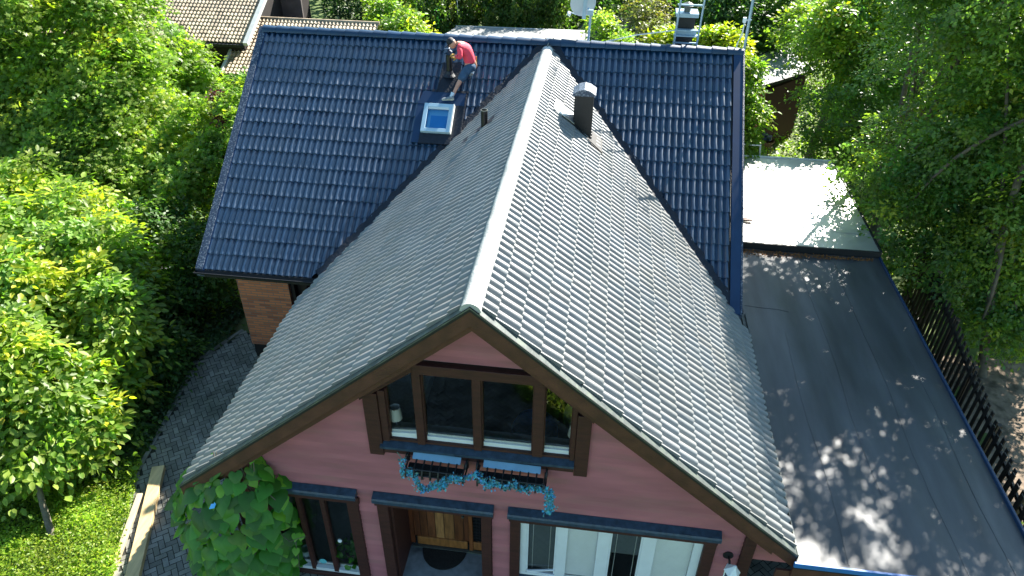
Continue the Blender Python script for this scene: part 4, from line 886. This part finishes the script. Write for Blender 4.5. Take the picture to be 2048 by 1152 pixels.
def shed(name,label,cat,loc,rz,wx,ly,h,rise,wallm,roofm,trimm,corr=True):
    t=thing(name,label,cat,loc,rotz=rz)   # local: ridge along x, gable faces +x and -x
    b=MB(); b.box(-wx/2,-ly/2,0,wx/2,ly/2,h); b.prism([(-wx/2,-ly/2,h+.001),(-wx/2,ly/2,h+.001),(-wx/2,0,h+rise-.03)],(wx,0,0))
    for i in range(int(ly/.13)): b.box(wx/2,-ly/2+i*.13,0,wx/2+.012,-ly/2+i*.13+.03,h)
    wl=obj('wall',b,wallm,t)
    hy=ly/2+.15; sl=rise/(ly/2); c=math.sqrt(1+sl*sl); z0=h+rise
    for sg in (-1,1):
        if corr: r=tiles('roof',(-wx/2-.2,0,z0),(1,0,0),(0,sg/c,-sl/c),wx+.4,hy*c,.22,hy*c/2,roofm,t,sharp=1,seg=6,crest=.07,step=.03)
        b=MB(); 
        for xx in (-wx/2-.2,wx/2+.2): b.obox((xx,0,z0-.1),(xx,sg*hy,z0-.1-hy*sl),(0,0,1),.05,.14)
        b.obox((-wx/2-.2,sg*hy,z0-.14-hy*sl),(wx/2+.2,sg*hy,z0-.14-hy*sl),(0,0,1),.05,.1)
        obj('barge_board',b,trimm,t)
    for yy in (-ly/2,ly/2): b=MB(); b.box(wx/2-.05,yy-.06,0,wx/2+.03,yy+.06,h); obj('corner_board',b,trimm,t)
    return t
shed('garden_shed','small green shed with dark corrugated roof and cream trim','shed',(1.75,31.6,-7.35),math.radians(-52),2.4,1.9,2.3,.72,'greenwall','tile_dark','palewood')
rs_=thing('red_shed','narrow dark red shed with pale grey lean-to roof','shed',(9.4,24.3,G))
b=MB(); b.prism([(8.05,22.3,0+G),(10.2,24.6,G),(9.2,26.2,G),(7.7,24.4,G)][::1],(0,0,2.75)); obj('wall',b,'redwall',rs_)
b=MB(); b.obox((8.05,22.28,G),(8.05,22.28,G+2.8),(0,1,0),.22,.1); b.prism([(8.0,22.32,G),(7.75,24.35,G),(7.72,24.35,G+2.75),(7.97,22.32,G+2.75)],(-.02,-.0,0)); obj('corner_board',b,'redwall2',rs_)
b=MB(); rp=[(7.45,21.75,-4.45),(10.4,24.6,-4.45),(9.6,26.6,-3.95),(7.55,24.1,-3.95)]; b.prism(rp,(0,0,.06)); obj('roof',b,'greyroof',rs_)
b=MB()
for i in range(4): b.obox(rp[i],rp[(i+1)%4],(0,0,1),.07,.13,off=-.04)
obj('roof_edge',b,'black_metal',rs_)
# wheelbarrow with sacks
wb=thing('wheelbarrow','rusty wheelbarrow on legs heaped with black sacks on the garden path','wheelbarrow',(8.5,22.2,G))
cx,cy=8.5,22.2
b=MB(); vs=[];
for (sx,sy,z) in ((.28,.20,.45),(.42,.30,.72)):
    for a in range(12): q=2*math.pi*a/12; vs.append((cx+sx*math.copysign(abs(math.cos(q))**.7,math.cos(q)),cy+sy*math.copysign(abs(math.sin(q))**.7,math.sin(q)),G+z))
b.add(vs,[(k,(k+1)%12,12+(k+1)%12,12+k) for k in range(12)]+[tuple(range(12))[::-1]]); obj('tray',b,'rust',wb)
b=MB(); b.tube([(cx-.25,cy-.2,G+.5),(cx-.32,cy-.22,G+.02),(cx-.24,cy-.22,G+.0),(cx-.15,cy-.2,G+.45)],.022,6); b.tube([(cx+.3,cy-.2,G+.5),(cx+.32,cy-.22,G+.02),(cx+.24,cy-.22,G+.0),(cx+.15,cy-.2,G+.45)],.022,6); b.tube([(cx-.3,cy-.35,G+.6),(cx-.2,cy+.6,G+.3)],.02,6); b.tube([(cx+.3,cy-.35,G+.6),(cx+.2,cy+.6,G+.3)],.02,6); obj('leg_frame',b,'rust',wb)
b=MB(); b.lathe((cx-.03,cy+.62,G+.2),[(0,0),(.14,0),(.2,.01),(.2,.06),(.14,.07),(0,.07)],18,(1,0,0)); obj('wheel',b,'black',wb)
b=MB(); 
for k in range(7):
    c_=Vector((cx+random.uniform(-.28,.28),cy+random.uniform(-.15,.15),G+.76+random.uniform(0,.14)))
    prof=[(0,-.13),(.12,-.1),(.19,0),(.14,.1),(.05,.15),(0,.16)]; b.lathe(c_,[(r*random.uniform(.8,1.2),z) for r,z in prof],10,Vector(RNG.normal(0,.3,3))+Vector((0,0,1)))
top('black_sack',b,'blackbag','heap of shiny black plastic sacks in the wheelbarrow','sack',(cx,cy,G+.7),smooth=True,sharp=50)
# ------------------------------------------------ the roofer
def skin_obj(name,verts,edges,radii,m,parent,root=0,sub=2):
    bs=Vector(BASE[parent.name]); me=bpy.data.meshes.new(name); me.from_pydata([tuple((Vector(v)-bs)*S) for v in verts],edges,[]); me.update()
    o=bpy.data.objects.new(name,me); COL.objects.link(o)
    o.modifiers.new('skin','SKIN'); me.skin_vertices or None
    lay=me.skin_vertices[0].data if len(me.skin_vertices) else None
    if lay is None:
        bm=bmesh.new(); bm.from_mesh(me); bm.verts.layers.skin.verify(); bm.to_mesh(me); bm.free(); lay=me.skin_vertices[0].data
    for i,r in enumerate(radii):
        r=r if hasattr(r,'__len__') else (r,r); lay[i].radius=(r[0]*S,r[1]*S); lay[i].use_root=(i==root)
    ss=o.modifiers.new('sub','SUBSURF'); ss.levels=sub; ss.render_levels=sub
    dg=bpy.context.evaluated_depsgraph_get(); me2=bpy.data.meshes.new_from_object(o.evaluated_get(dg)); bpy.data.objects.remove(o)
    me2.materials.clear(); return link(name,me2,m,parent,smooth=True)
man=thing('person','person in coral red shirt, blue shorts and black cap bending over the vent pipe','person',(-2.2,10.5,-1.15))
hip=(-1.93,10.70,-.36); waist=(-1.95,10.72,-.18); chest=(-2.04,10.76,.04); ub=(-2.14,10.76,.16); neck=(-2.23,10.74,.21); headb=(-2.30,10.72,.21)
hL=(-1.99,10.62,-.40); hR=(-1.86,10.80,-.38); kL=(-2.16,10.34,-.655); aL=(-2.325,10.10,-.985); kR=(-2.10,11.02,-.47); aR=(-1.90,10.86,-.53)
sL=(-2.17,10.58,.13); sR=(-2.13,10.93,.12); eL=(-2.13,10.42,-.07); eR=(-2.24,10.98,-.10); wL=(-2.32,10.62,-.06); wR=(-2.30,10.82,-.20)
V0=[hip,waist,chest,ub,neck,headb,hL,kL,aL,hR,kR,aR,sL,eL,wL,sR,eR,wR,(-2.37,10.06,-1.01),(-1.93,10.80,-.60)]
E0=[(0,1),(1,2),(2,3),(3,4),(4,5),(0,6),(6,7),(7,8),(8,18),(0,9),(9,10),(10,11),(11,19),(3,12),(12,13),(13,14),(3,15),(15,16),(16,17)]
R0=[.13,.12,.14,.11,.055,.055,.095,.062,.038,.095,.062,.04,.06,.045,.03,.06,.045,.03,.04,.04]
body=skin_obj('body',V0,E0,R0,'skin',man)
Vs=[(-1.935,10.70,-.32),waist,chest,ub,(-2.20,10.75,.19),sL,eL,(-2.28,10.57,-.065),sR,eR,(-2.285,10.86,-.17)]
skin_obj('shirt',Vs,[(0,1),(1,2),(2,3),(3,4),(3,5),(5,6),(6,7),(3,8),(8,9),(9,10)],[(.165,.15),(.155,.15),(.175,.165),(.14,.14),.07,.085,.066,.05,.085,.066,.05],'shirt',man)
sm=lambda a,b_,t:tuple(Vector(a).lerp(Vector(b_),t))
skin_obj('shorts',[(-1.935,10.70,-.22),hip,hL,sm(hL,kL,.55),sm(hL,kL,1.02),hR,sm(hR,kR,.6),sm(hR,kR,1.0)],[(0,1),(1,2),(2,3),(3,4),(1,5),(5,6),(6,7)],[.150,.165,.125,.115,.10,.125,.115,.10],'shorts',man,root=1)
# pocket and tool belt
b=MB(); b.obox((-2.10,10.46,-.47),(-2.17,10.42,-.60),(-.5,-.7,.3),.10,.03); obj('pocket',b,'shorts',man,bevel=.01)
b=MB(); b.tube([(-1.80,10.85,-.14),(-1.79,10.82,-.30),(-1.83,10.78,-.42)],.02,6); obj('tool_strap',b,'glove',man)
# head
hc=Vector((-2.40,10.70,.21)); fd=Vector((-.72,-.05,-.62)).normalized(); upv=Vector((-.62,0,.74)).normalized()
def head_obj():
    bm=bmesh.new(); bmesh.ops.create_uvsphere(bm,u_segments=28,v_segments=20,radius=1)
    sdv=upv.cross(fd).normalized()
    for v in bm.verts:
        x,y,z=v.co  # x side, y front, z up
        X=x*.090; Y=y*.112; Z=z*.135
        if z<0: X*=1-.32*(-z)**1.5; Y*=1-.10*(-z)
        if y>.75 and abs(x)<.22:
            Y+=.030*max(0,1-abs(x)/.2)*max(0,1-abs(z+.12)/.28)     # nose
        if y>.6 and .15<abs(x)<.5 and -.02<z<.25: Y-=.012             # eye sockets
        if y>.7 and abs(x)<.35 and -.55<z<-.38: Y+=.008               # lips
        if y>.5 and z<-.6: Y+=.012                                   # chin
        v.co=(hc+sdv*X+fd*Y+upv*Z-Vector(BASE[man.name]))*S
    me=bpy.data.meshes.new('head'); bm.to_mesh(me); bm.free(); return link('head',me,'skin',man,smooth=True)
hd=head_obj(); sdv=upv.cross(fd).normalized()
b=MB()
for s_ in (-1,1): b=MB(); b.lathe(hc+sdv*s_*.088-fd*.005,[(0,-.01),(.022,-.008),(.030,.004),(.022,.012),(0,.006)],10,sdv*s_,sx=.7,sy=1.2); obj('ear',b,'skin',hd,smooth=True)
b=MB()
for s_ in (-1,1): b=MB(); b.lathe(hc+sdv*s_*.034+fd*.100+upv*.012,[(0,.010),(.010,.007),(.014,0)],8,fd); obj('eye',b,'black',hd)
b=MB(); b.lathe(hc+upv*.03-fd*.004,[(.104,-.02),(.108,.03),(.098,.075),(.065,.11),(0,.122)],22,upv,sx=.95,sy=1.12)
br_=[]; 
for a in np.linspace(-1.1,1.1,9): br_.append(hc+upv*.035+fd*(.11+.10*math.cos(a))+sdv*.095*math.sin(a)/math.sin(1.1)-upv*.012)
b.prism(br_+[hc+upv*.035+fd*.09+sdv*.085,hc+upv*.035+fd*.09-sdv*.085],upv*.01); obj('cap',b,'cap',man,smooth=True)
# gloves with five fingers each
def hand(wr,pd,pn,name):
    wr=Vector(wr); pd=Vector(pd).normalized(); pn=Vector(pn).normalized(); sd=pd.cross(pn).normalized(); pn=sd.cross(pd)
    V=[wr,wr+pd*.045,wr+pd*.095]; E=[(0,1),(1,2)]; R=[(.030,.022),(.044,.024),(.046,.022)]
    for i,(o,l) in enumerate(((-.036,.062),(-.012,.074),(.012,.070),(.036,.055))):
        k=len(V); V+=[wr+pd*.105+sd*o,wr+pd*(.105+l*.5)+sd*o*1.15+pn*.012,wr+pd*(.105+l*.85)+sd*o*1.15+pn*.045]; E+=[(2,k),(k,k+1),(k+1,k+2)]; R+=[.012,.011,.009]
    k=len(V); V+=[wr+pd*.04-sd*.05+pn*.012,wr+pd*.075-sd*.075+pn*.035,wr+pd*.105-sd*.07+pn*.055]; E+=[(1,k),(k,k+1),(k+1,k+2)]; R+=[.015,.012,.010]
    return skin_obj(name,V,E,R,'glove',man,sub=1)
hand(wL,(-.8,.55,-.15),(.2,.3,-.9),'glove'); hand(wR,(-.95,-.1,.1),(.1,-.5,-.6),'glove')
# shoes and socks
def shoe(an,d,upx,nm):
    an=Vector(an); d=Vector(d).normalized(); upx=Vector(upx).normalized(); sd=d.cross(upx).normalized(); upx=sd.cross(d)
    b=MB(); vs=[]; prof=[(-.085,.035,.10),(-.05,.046,.115),(.0,.048,.10),(.06,.046,.075),(.13,.054,.058),(.19,.050,.045),(.225,.030,.03)]
    n=10
    for x,w,h in prof:
        for k in range(n):
            a=2*math.pi*k/n; yy=w*math.cos(a); zz=h*(.5+.5*math.sin(a)); vs.append(an+d*x+sd*yy+upx*(zz-.085))
    fs=[(i*n+k,i*n+(k+1)%n,(i+1)*n+(k+1)%n,(i+1)*n+k) for i in range(len(prof)-1) for k in range(n)]+[tuple(range(n)),tuple(range((len(prof)-1)*n,len(prof)*n))[::-1]]
    b.add(vs,fs); s=obj(nm,b,'shoe',man,smooth=True,sharp=80)
    b=MB(); out=[]
    for x,w,h in prof: out.append(an+d*x+sd*w*1.02-upx*.087)
    for x,w,h in prof[::-1]: out.append(an+d*x-sd*w*1.02-upx*.087)
    b.prism(out,upx*.022); obj('sole',b,'sole',s)
shoe((-2.35,10.08,-.955),(-.99,-.12,-.02),(0.05,0,1),'shoe'); shoe((-1.925,10.80,-.60),(.0,-.35,-.95),(.25,-.9,.35),'shoe')
b=MB(); b.tube([(-2.345,10.09,-1.0),(-2.32,10.11,-.94),(-2.295,10.14,-.87)],[.052,.047,.050],12); obj('sock',b,'sock',man,smooth=True)
b=MB(); b.tube([(-1.92,10.81,-.58),(-1.905,10.84,-.52)],[.05,.05],12); obj('sock',b,'sock',man,smooth=True)
b=MB(); b.tube([(-2.46,10.79,-.08),(-2.56,10.76,.0)],[.075,.085],14); b.lathe((-2.55,10.765,-.005),[(.0,.02),(.11,.02),(.115,.0),(.08,-.03),(0,-.03)],14,(-.6,-.2,.6)); b.obox((-2.60,10.70,.04),(-2.44,10.72,.05),(0,0,1),.05,.02)
top('pipe_cowl',b,'blue_metal','dark blue pipe cowl held on top of the vent pipe by the roofer','pipe cowl',(-2.5,10.78,-.08),smooth=True)
# ------------------------------------------------ vegetation
EL={
'mapleA': [(-19.07,16.5,-1.81,2.7),(-19.49,15.0,-4.06,2.35),(-17.05,13.5,-4.98,2.09),(-18.46,12.5,-6.2,1.4)],
'mapleB': [(-16.75,17.5,-1.62,2.01),(-15.29,15.5,-3.27,1.86),(-16.45,15.0,-3.7,1.95),(-13.66,13.6,-4.61,1.45),(-15.03,13.0,-5.17,1.9),(-12.75,12.2,-5.33,1.05)],
'mapleC': [(-15.38,19.5,-3.75,1.0),(-14.1,18.5,-4.05,.72),(-15.41,18.3,-4.66,.95)],
'bushD': [(-11.74,14.0,-3.86,.85),(-10.6,12.5,-4.3,.72),(-10.9,11.5,-5.1,.95)],
'shrubDark': [(-11.24,9.8,-5.6,1.0),(-10.17,9.2,-6.13,1.0),(-10.01,8.2,-6.7,.8),(-10.7,7.4,-6.7,.8)],
'purple': [(-10.9,13.8,-3.02,.30),(-10.6,13.4,-3.45,.26)],
'hazel': [(-10.9,7.4,-6.0,.7),(-9.6,4.2,-6.5,.4),(-11.3,3.4,-4.6,.6),(-16.2,10.4,-5.6,1.6),(-14.0,9.6,-5.9,1.5),(-14.6,7.6,-5.0,1.3),(-13.2,8.6,-5.2,1.3),(-11.4,7.2,-4.75,.9),(-9.75,4.9,-5.4,.5),(-9.9,3.7,-5.9,.45),(-12.3,5.0,-4.6,1.0),(-13.68,7.2,-5.18,1.03),(-12.19,6.5,-5.22,1.26),(-10.75,6.2,-4.95,.70),(-12.79,5.5,-5.9,1.35),(-10.9,5.4,-5.72,.95),(-10.1,5.5,-4.98,.55),(-11.8,4.6,-6.4,.95),(-10.3,4.6,-6.2,.5)],
'cherry': [(-10.9,2.9,-5.0,.8),(-9.3,2.9,-6.3,.4),(-10.65,2.6,-5.75,1.1),(-9.85,2.6,-6.15,.70),(-9.5,2.2,-6.55,.5),(-10.43,1.7,-6.5,.75)],
'under': [(-9.7,4.3,-7.14,.6),(-9.5,5.8,-6.9,.65),(-9.3,3.3,-7.3,.5)],
'rightA': [(12.93,20.0,-2.55,2.45),(11.2,18.3,-3.5,1.7),(10.3,21.0,-3.0,1.6),(9.96,17.3,-3.91,1.3),(9.94,12.5,-3.15,1.45),(9.15,16.6,-4.4,.65),(10.6,12.6,.3,1.7),(11.2,10.6,-1.2,1.5),(11.6,14.6,1.6,1.7),(10.4,12.9,2.0,1.6),(9.7,15.0,2.0,1.4),(10.6,16.2,3.0,1.6),(11.7,14.8,3.2,1.5)],
'rightB': [(12.6,14.5,-.66,1.98),(12.16,12.5,-2.24,1.78),(11.14,11.5,-3.34,1.5),(12.94,11.0,-3.24,1.59),(12.6,11.2,.2,1.9),(13.6,13.2,2.0,1.9),(12.6,9.2,-2.0,1.5)],
'rightC': [(9.9,11.0,-4.0,1.05),(10.94,10.2,-4.7,1.2),(12.17,9.8,-4.74,1.35),(12.95,9.0,-5.38,.91),(11.7,6.6,-.4,1.0),(12.2,8.0,.9,1.25),(11.7,10.1,1.9,1.6),(10.3,10.6,1.9,1.25),(11.82,8.8,-5.85,.65),(12.83,8.8,-6.1,.65),(12.35,9.3,-5.5,.9),(12.9,10.2,-4.2,1.3),(11.9,9.6,-3.6,1.2),(12.6,9.6,-3.2,1.2)],
'rightD': [(9.75,20.0,-1.6,1.2),(10.9,21.0,-1.16,1.45),(9.2,23.0,-2.3,.9)],
'yellowA': [(3.42,17.0,-1.43,.52),(4.55,17.0,-1.38,.50),(5.34,17.0,-1.29,.48),(5.47,16.6,-1.38,.4)],
'yellowB': [(6.25,17.0,-2.01,.36),(6.25,16.5,-2.77,.48),(6.4,16.0,-3.34,.48),(6.25,15.7,-4.0,.45)],
'bg1': [(7.3,26.0,-3.23,1.54),(6.44,27.0,-2.66,1.35),(8.65,27.0,-2.79,1.56)],
'bg2': [(10.11,31.0,-4.47,1.51),(11.77,33.0,-3.69,2.07)],
'bg3': [(3.27,25.0,-2.7,.75),(3.45,23.0,-2.97,.61),(3.05,27.0,-2.36,.9)],
'bg4': [(1.72,21.0,-2.49,.55),(1.28,22.0,-2.21,.45),(2.01,19.5,-2.42,.50)],
'birchA': [(-6.72,31.0,-3.22,2.06),(-6.97,29.5,-4.21,1.4),(-5.16,31.0,-3.89,1.82)],
'birchB': [(-2.94,32.0,-3.05,1.82),(-3.0,30.5,-4.05,1.28),(-1.27,31.0,-3.49,1.15)],
'brightC': [(-7.81,25.0,-3.62,.85),(-8.8,26.5,-3.4,.82),(-6.9,24.5,-3.66,.60),(-8.87,29.0,-3.56,1.12)],
'bushEdge': [(-10.21,14.5,-2.67,.45),(-10.16,13.5,-2.98,.50),(-9.7,12.5,-3.2,.42)],
}
tree('maple_tree','large pale trunked maple at the far left with layered bright leaves','tree' and (-18.3,13.0,G),EL['mapleA'],520,80,.60,.175,'leaf_maple','maple',.24,limbs=26,young=.10,hue=.12)
tree('maple_tree','broad maple between the large left maple and the blue roof',(-15.6,13.6,G),EL['mapleB'],640,80,.56,.165,'leaf_maple','maple',.22,limbs=28,young=.12,hue=.12)
tree('young_maple_tree','slim young maple before the neighbour\'s dark timber wall',(-14.9,18.6,G),EL['mapleC'],110,55,.42,.18,'leaf_maple','maple',.09,limbs=14,hue=.1)
tree('leafy_shrub','loose green shrub close to the left verge of the blue roof',(-11.0,12.4,G),EL['bushD'],130,55,.4,.17,'leaf_maple','maple',.07,cat='shrub',limbs=10,young=.15)
tree('leafy_shrub','tall fresh shrub rising beside the top left corner of the blue roof',(-10.2,13.3,G),EL['bushEdge'],60,50,.3,.14,'leaf_maple','oval',.06,cat='shrub',limbs=8)
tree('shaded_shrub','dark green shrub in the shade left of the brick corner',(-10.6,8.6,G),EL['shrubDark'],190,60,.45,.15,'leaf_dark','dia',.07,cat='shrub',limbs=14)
tree('purple_shrub','small purple leaved shrub below the neighbour\'s lower roof',(-10.8,13.7,G),EL['purple'],34,36,.22,.11,'leaf_purple','oval',.04,cat='shrub',limbs=8)
tree('hazel_bush','large hazel like bush with big sunlit leaves at the left edge',(-11.8,5.6,G),EL['hazel'],1050,64,.50,.195,'leaf_hazel','oval',.12,cat='shrub',limbs=22,inner=.2,young=.14,youngcol=(1.7,1.25,.6),hue=.14)
tree('cherry_sapling','young cherry with yellow and reddish shoots above the lower left grass',(-9.2,.5,G),EL['cherry'],300,56,.42,.20,'leaf_hazel','oval',.08,limbs=18,young=.14,youngcol=(1.9,1.3,.6),hue=.12)
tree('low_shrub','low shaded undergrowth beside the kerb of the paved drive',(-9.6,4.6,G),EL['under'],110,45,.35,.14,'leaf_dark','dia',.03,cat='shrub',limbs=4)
tree('broadleaf_tree','big dark green tree overhanging the bright pale roof',(10.6,13.6,G),EL['rightA'],1200,76,.40,.13,'leaf_right','dia',.22,limbs=26,young=.12,hue=.16)
tree('broadleaf_tree','tallest broad tree at the upper right edge of the garden',(12.3,12.6,G),EL['rightB'],900,76,.42,.13,'leaf_right','dia',.22,limbs=26,young=.2,youngcol=(2.0,1.5,.8),hue=.16)
tree('broadleaf_tree','lower spreading tree with leaning trunk behind the board fence',(12.35,8.6,G),EL['rightC'],900,60,.33,.125,'leaf_right','dia',.13,limbs=22,young=.12,hue=.16)
tree('broadleaf_tree','sunlit yellow green tree beside the red shed',(9.9,20.6,G),EL['rightD'],330,56,.48,.17,'leaf_maple','dia',.18,limbs=16,young=.2)
tree('yellow_shrub','wide golden yellow shrub showing above the right half of the ridge',(4.6,17.0,G),EL['yellowA'],150,40,.32,.16,'leaf_yellow','oval',.06,cat='shrub',limbs=8)
tree('yellow_shrub','tall yellow green shrub hugging the right verge of the blue roof',(6.3,16.4,G),EL['yellowB'],120,44,.32,.16,'leaf_yellow','oval',.06,cat='shrub',limbs=8).children[0].data.materials[0]=MT['leaf_maple']
tree('background_tree','dense dark tree behind the antenna mast',(7.4,26.6,G),EL['bg1'],330,50,.6,.20,'leaf_dark','dia',.2,limbs=14)
tree('background_tree','dark tree behind the red shed',(11.0,32,G),EL['bg2'],240,50,.6,.22,'leaf_dark','dia',.2,limbs=12)
tree('olive_shrub','dry olive brown shrub between the green shed and the rear chimney',(3.3,25,G),EL['bg3'],120,44,.42,.15,'leaf_olive','dia',.12,cat='shrub',limbs=12)
tree('pale_leaf_shrub','pale speckled shrub between the dish and the green shed',(1.7,21,G),EL['bg4'],80,48,.36,.15,'leaf_maple','oval',.07,cat='shrub',limbs=10,young=.3,youngcol=(1.8,1.5,2.2))
def hang(name,label,base,ells,m):
    t=thing(name,label,'tree',base)
    E=np.array(ells); n=520; k=RNG.choice(len(E),n,p=E[:,3]**2/(E[:,3]**2).sum()); d=RNG.normal(size=(n,3)); d/=np.linalg.norm(d,axis=1,keepdims=True)
    st_=E[k,:3]+d*(E[k,3]*RNG.uniform(.4,1,n))[:,None]; per=60; L=RNG.uniform(.6,1.7,n); i=np.repeat(np.arange(n),per); q=RNG.random(len(i))
    pos=st_[i]+np.stack([RNG.normal(0,.10,len(i)),RNG.normal(0,.10,len(i)),.5-q*L[i]],-1); pos[:,2]=np.maximum(pos[:,2],G+.3)
    b_=RNG.uniform(.6,1.5,n)[i]*RNG.uniform(.8,1.2,len(i)); h=RNG.normal(0,.18,n)[i]; c=np.stack([b_*(1+h),b_,b_*(1-h*.3)],-1)
    V,F,C=leaves(pos,RNG.normal(0,.5,(len(i),3))+np.array([0,-.4,.5]),RNG.normal(0,.5,(len(i),3))+np.array([0,0,-1]),RNG.uniform(.10,.17,len(i)),'dia',np.clip(c,.1,3))
    link('crown',mesh_np('c',V,F,BASE[t.name],C),m,t)
    b=MB(); pts=limb(b,base,(E[0,0],E[0,1],E[0,2]+1.5),.16,.05,.1,8,9)
    for q in st_[:16]: limb(b,pts[random.randint(4,7)],q,.05,.012,.2,5,5)
    obj('trunk',b,'birchbark',t,smooth=True)
hang('weeping_birch','weeping birch behind the left part of the flat grey roof',(-6.2,31,G),EL['birchA'],'leaf_birch')
hang('weeping_birch','weeping birch with long hanging sprays nearer the satellite dish',(-2.6,31.6,G),EL['birchB'],'leaf_birch')
tree('bright_shrub','bright green shrub at the right end of the neighbour\'s lower roof',(-8.2,26,G),EL['brightC'],230,50,.45,.18,'leaf_maple','oval',.1,cat='shrub',limbs=10,young=.2)
# clipped hedge
t=thing('clipped_hedge','tall clipped dark green hedge beyond the neighbour\'s lower roof','hedge',(-11,34,G))
n=16000; P_=np.stack([RNG.uniform(-14.5,-8.2,n),RNG.uniform(33,34.6,n),RNG.uniform(-7.2,-1.6,n)],-1); P_[:n//2,1]=33+RNG.normal(0,.05,n//2); P_[n//2:3*n//4,2]=-1.6+RNG.normal(0,.05,n//4)
V_,F_,C_=leaves(P_,RNG.normal(0,.5,(n,3))+np.array([0,-.5,.6]),RNG.normal(size=(n,3)),RNG.uniform(.12,.22,n),'dia',np.stack([RNG.uniform(.6,1.4,n)]*3,-1)); link('foliage',mesh_np('h',V_,F_,BASE[t.name],C_),'leaf_hedge',t)
b=MB()
for k in range(9): limb(b,(-14+k*.7,33.8,G),(-14+k*.7,33.8,-2.2),.06,.02,.05)
obj('stem',b,'bark',t)
# far trees: one dense tree, copied
def far_tree(base,label):
    x,y,z=base; e=[(x,y,z+3.4,1.8),(x+.9,y-.4,z+2.4,1.3),(x-.9,y+.2,z+2.6,1.3),(x+.2,y-.3,z+4.9,1.3),(x-.4,y-.6,z+1.3,1.1)]
    return tree('far_tree',label,base,e,260,46,.6,.24,'leaf_dark','dia',.18,limbs=10,group='trees beyond the gardens')
ft=far_tree((5.0,33.5,G),'dark tree straight behind the rear chimney')
k=0
spots=[(-1.0,36.5,1.15,'dark tree behind the satellite dish'),(1.0,40.5,1.25,'dark tree behind the green shed'),(-5,39,1.2,'dark tree in the gap between the two birches'),(8.5,37.5,1.2,'dark tree behind the dense tree by the mast'),(13,40,1.3,'far dark tree above the red shed'),(18,34,1.3,'far dark tree right of the red shed trees'),(16,26,1.2,'dark tree behind the tallest right hand tree'),(17,17,1.15,'dark tree at the right edge behind the tallest tree'),(-9.5,41,1.3,'dark tree behind the right end of the hedge'),(-24,24,1.15,'tree left of the neighbour house roof')]
for x,y,s,l in spots:
    dup(ft,(x,y,G),k*1.3,l,s); k+=1
# distant woods that read as one mass
n=60000; X=RNG.uniform(-60,80,n); Yb=RNG.uniform(44,70,n); H=2.5+3*(.5+.5*np.sin(X*.9)*np.cos(Yb*.7+X*.3))+1.5*np.sin(X*.31+1)
P_=np.stack([X,Yb,G+H*RNG.random(n)**.5],-1)
V_,F_,C_=leaves(P_,RNG.normal(0,.5,(n,3))+np.array([0,-.4,.7]),RNG.normal(size=(n,3)),RNG.uniform(.4,.8,n),'dia',np.stack([RNG.uniform(.5,1.3,n)]*3,-1)); tag(link('far_woods',mesh_np('far_woods',V_,F_,(0,0,0),C_),'leaf_dark'),kind='stuff')
# ground cover
def cover(name,regs,m,sz,zmax=.12,kind='oval',seed=0):
    Ps=[]
    for (x0,x1,y0,y1,n) in regs: Ps.append(np.stack([RNG.uniform(x0,x1,n),RNG.uniform(y0,y1,n),G+zmax*RNG.random(n)**1.5],-1))
    P_=np.concatenate(Ps); P_=P_[[not inside(x,y,PAV) for x,y in P_[:,:2]]]
    P_[:,2]+=.10*np.maximum(0,np.sin(P_[:,0]*3.1+P_[:,1]*1.3)*np.cos(P_[:,1]*2.7))*(zmax/.12); n=len(P_)
    b_=(.75+.5*(np.sin(P_[:,0]*2.3)*np.cos(P_[:,1]*3.1)*.5+.5))*RNG.uniform(.7,1.2,n); yl=RNG.random(n)
    V,F,C=leaves(P_,RNG.normal(0,.45,(n,3))+np.array([0,0,.9]),RNG.normal(size=(n,3))+np.array([0,0,.3]),sz*RNG.uniform(.6,1.4,n),kind,np.clip(np.stack([b_*(1+.6*yl*yl),b_*(1+.15*yl),b_*.9],-1),.1,3))
    tag(link(name,mesh_np(name,V,F,(0,0,0),C),m),kind='stuff')
cover('ground_weeds',[(-11.5,-7.05,-2.5,2.6,42000)],'weed',.058)
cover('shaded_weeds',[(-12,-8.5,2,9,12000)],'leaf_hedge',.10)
cover('front_lawn',[(-1,9,-9,-4.2,16000)],'weed',.12,.2,'dia')
cover('meadow_grass',[(-24,-9,8,20,26000),(-2,14,15.3,34,30000),(-20,14,-14,-7.5,16000)],'weed',.14,.25,'dia')
cover('soil_weeds',[(10.2,11.0,-1,9.2,6000),(11,14,.5,3.8,1800),(12.8,13.6,3.5,6.5,900)],'weed',.09,.22)
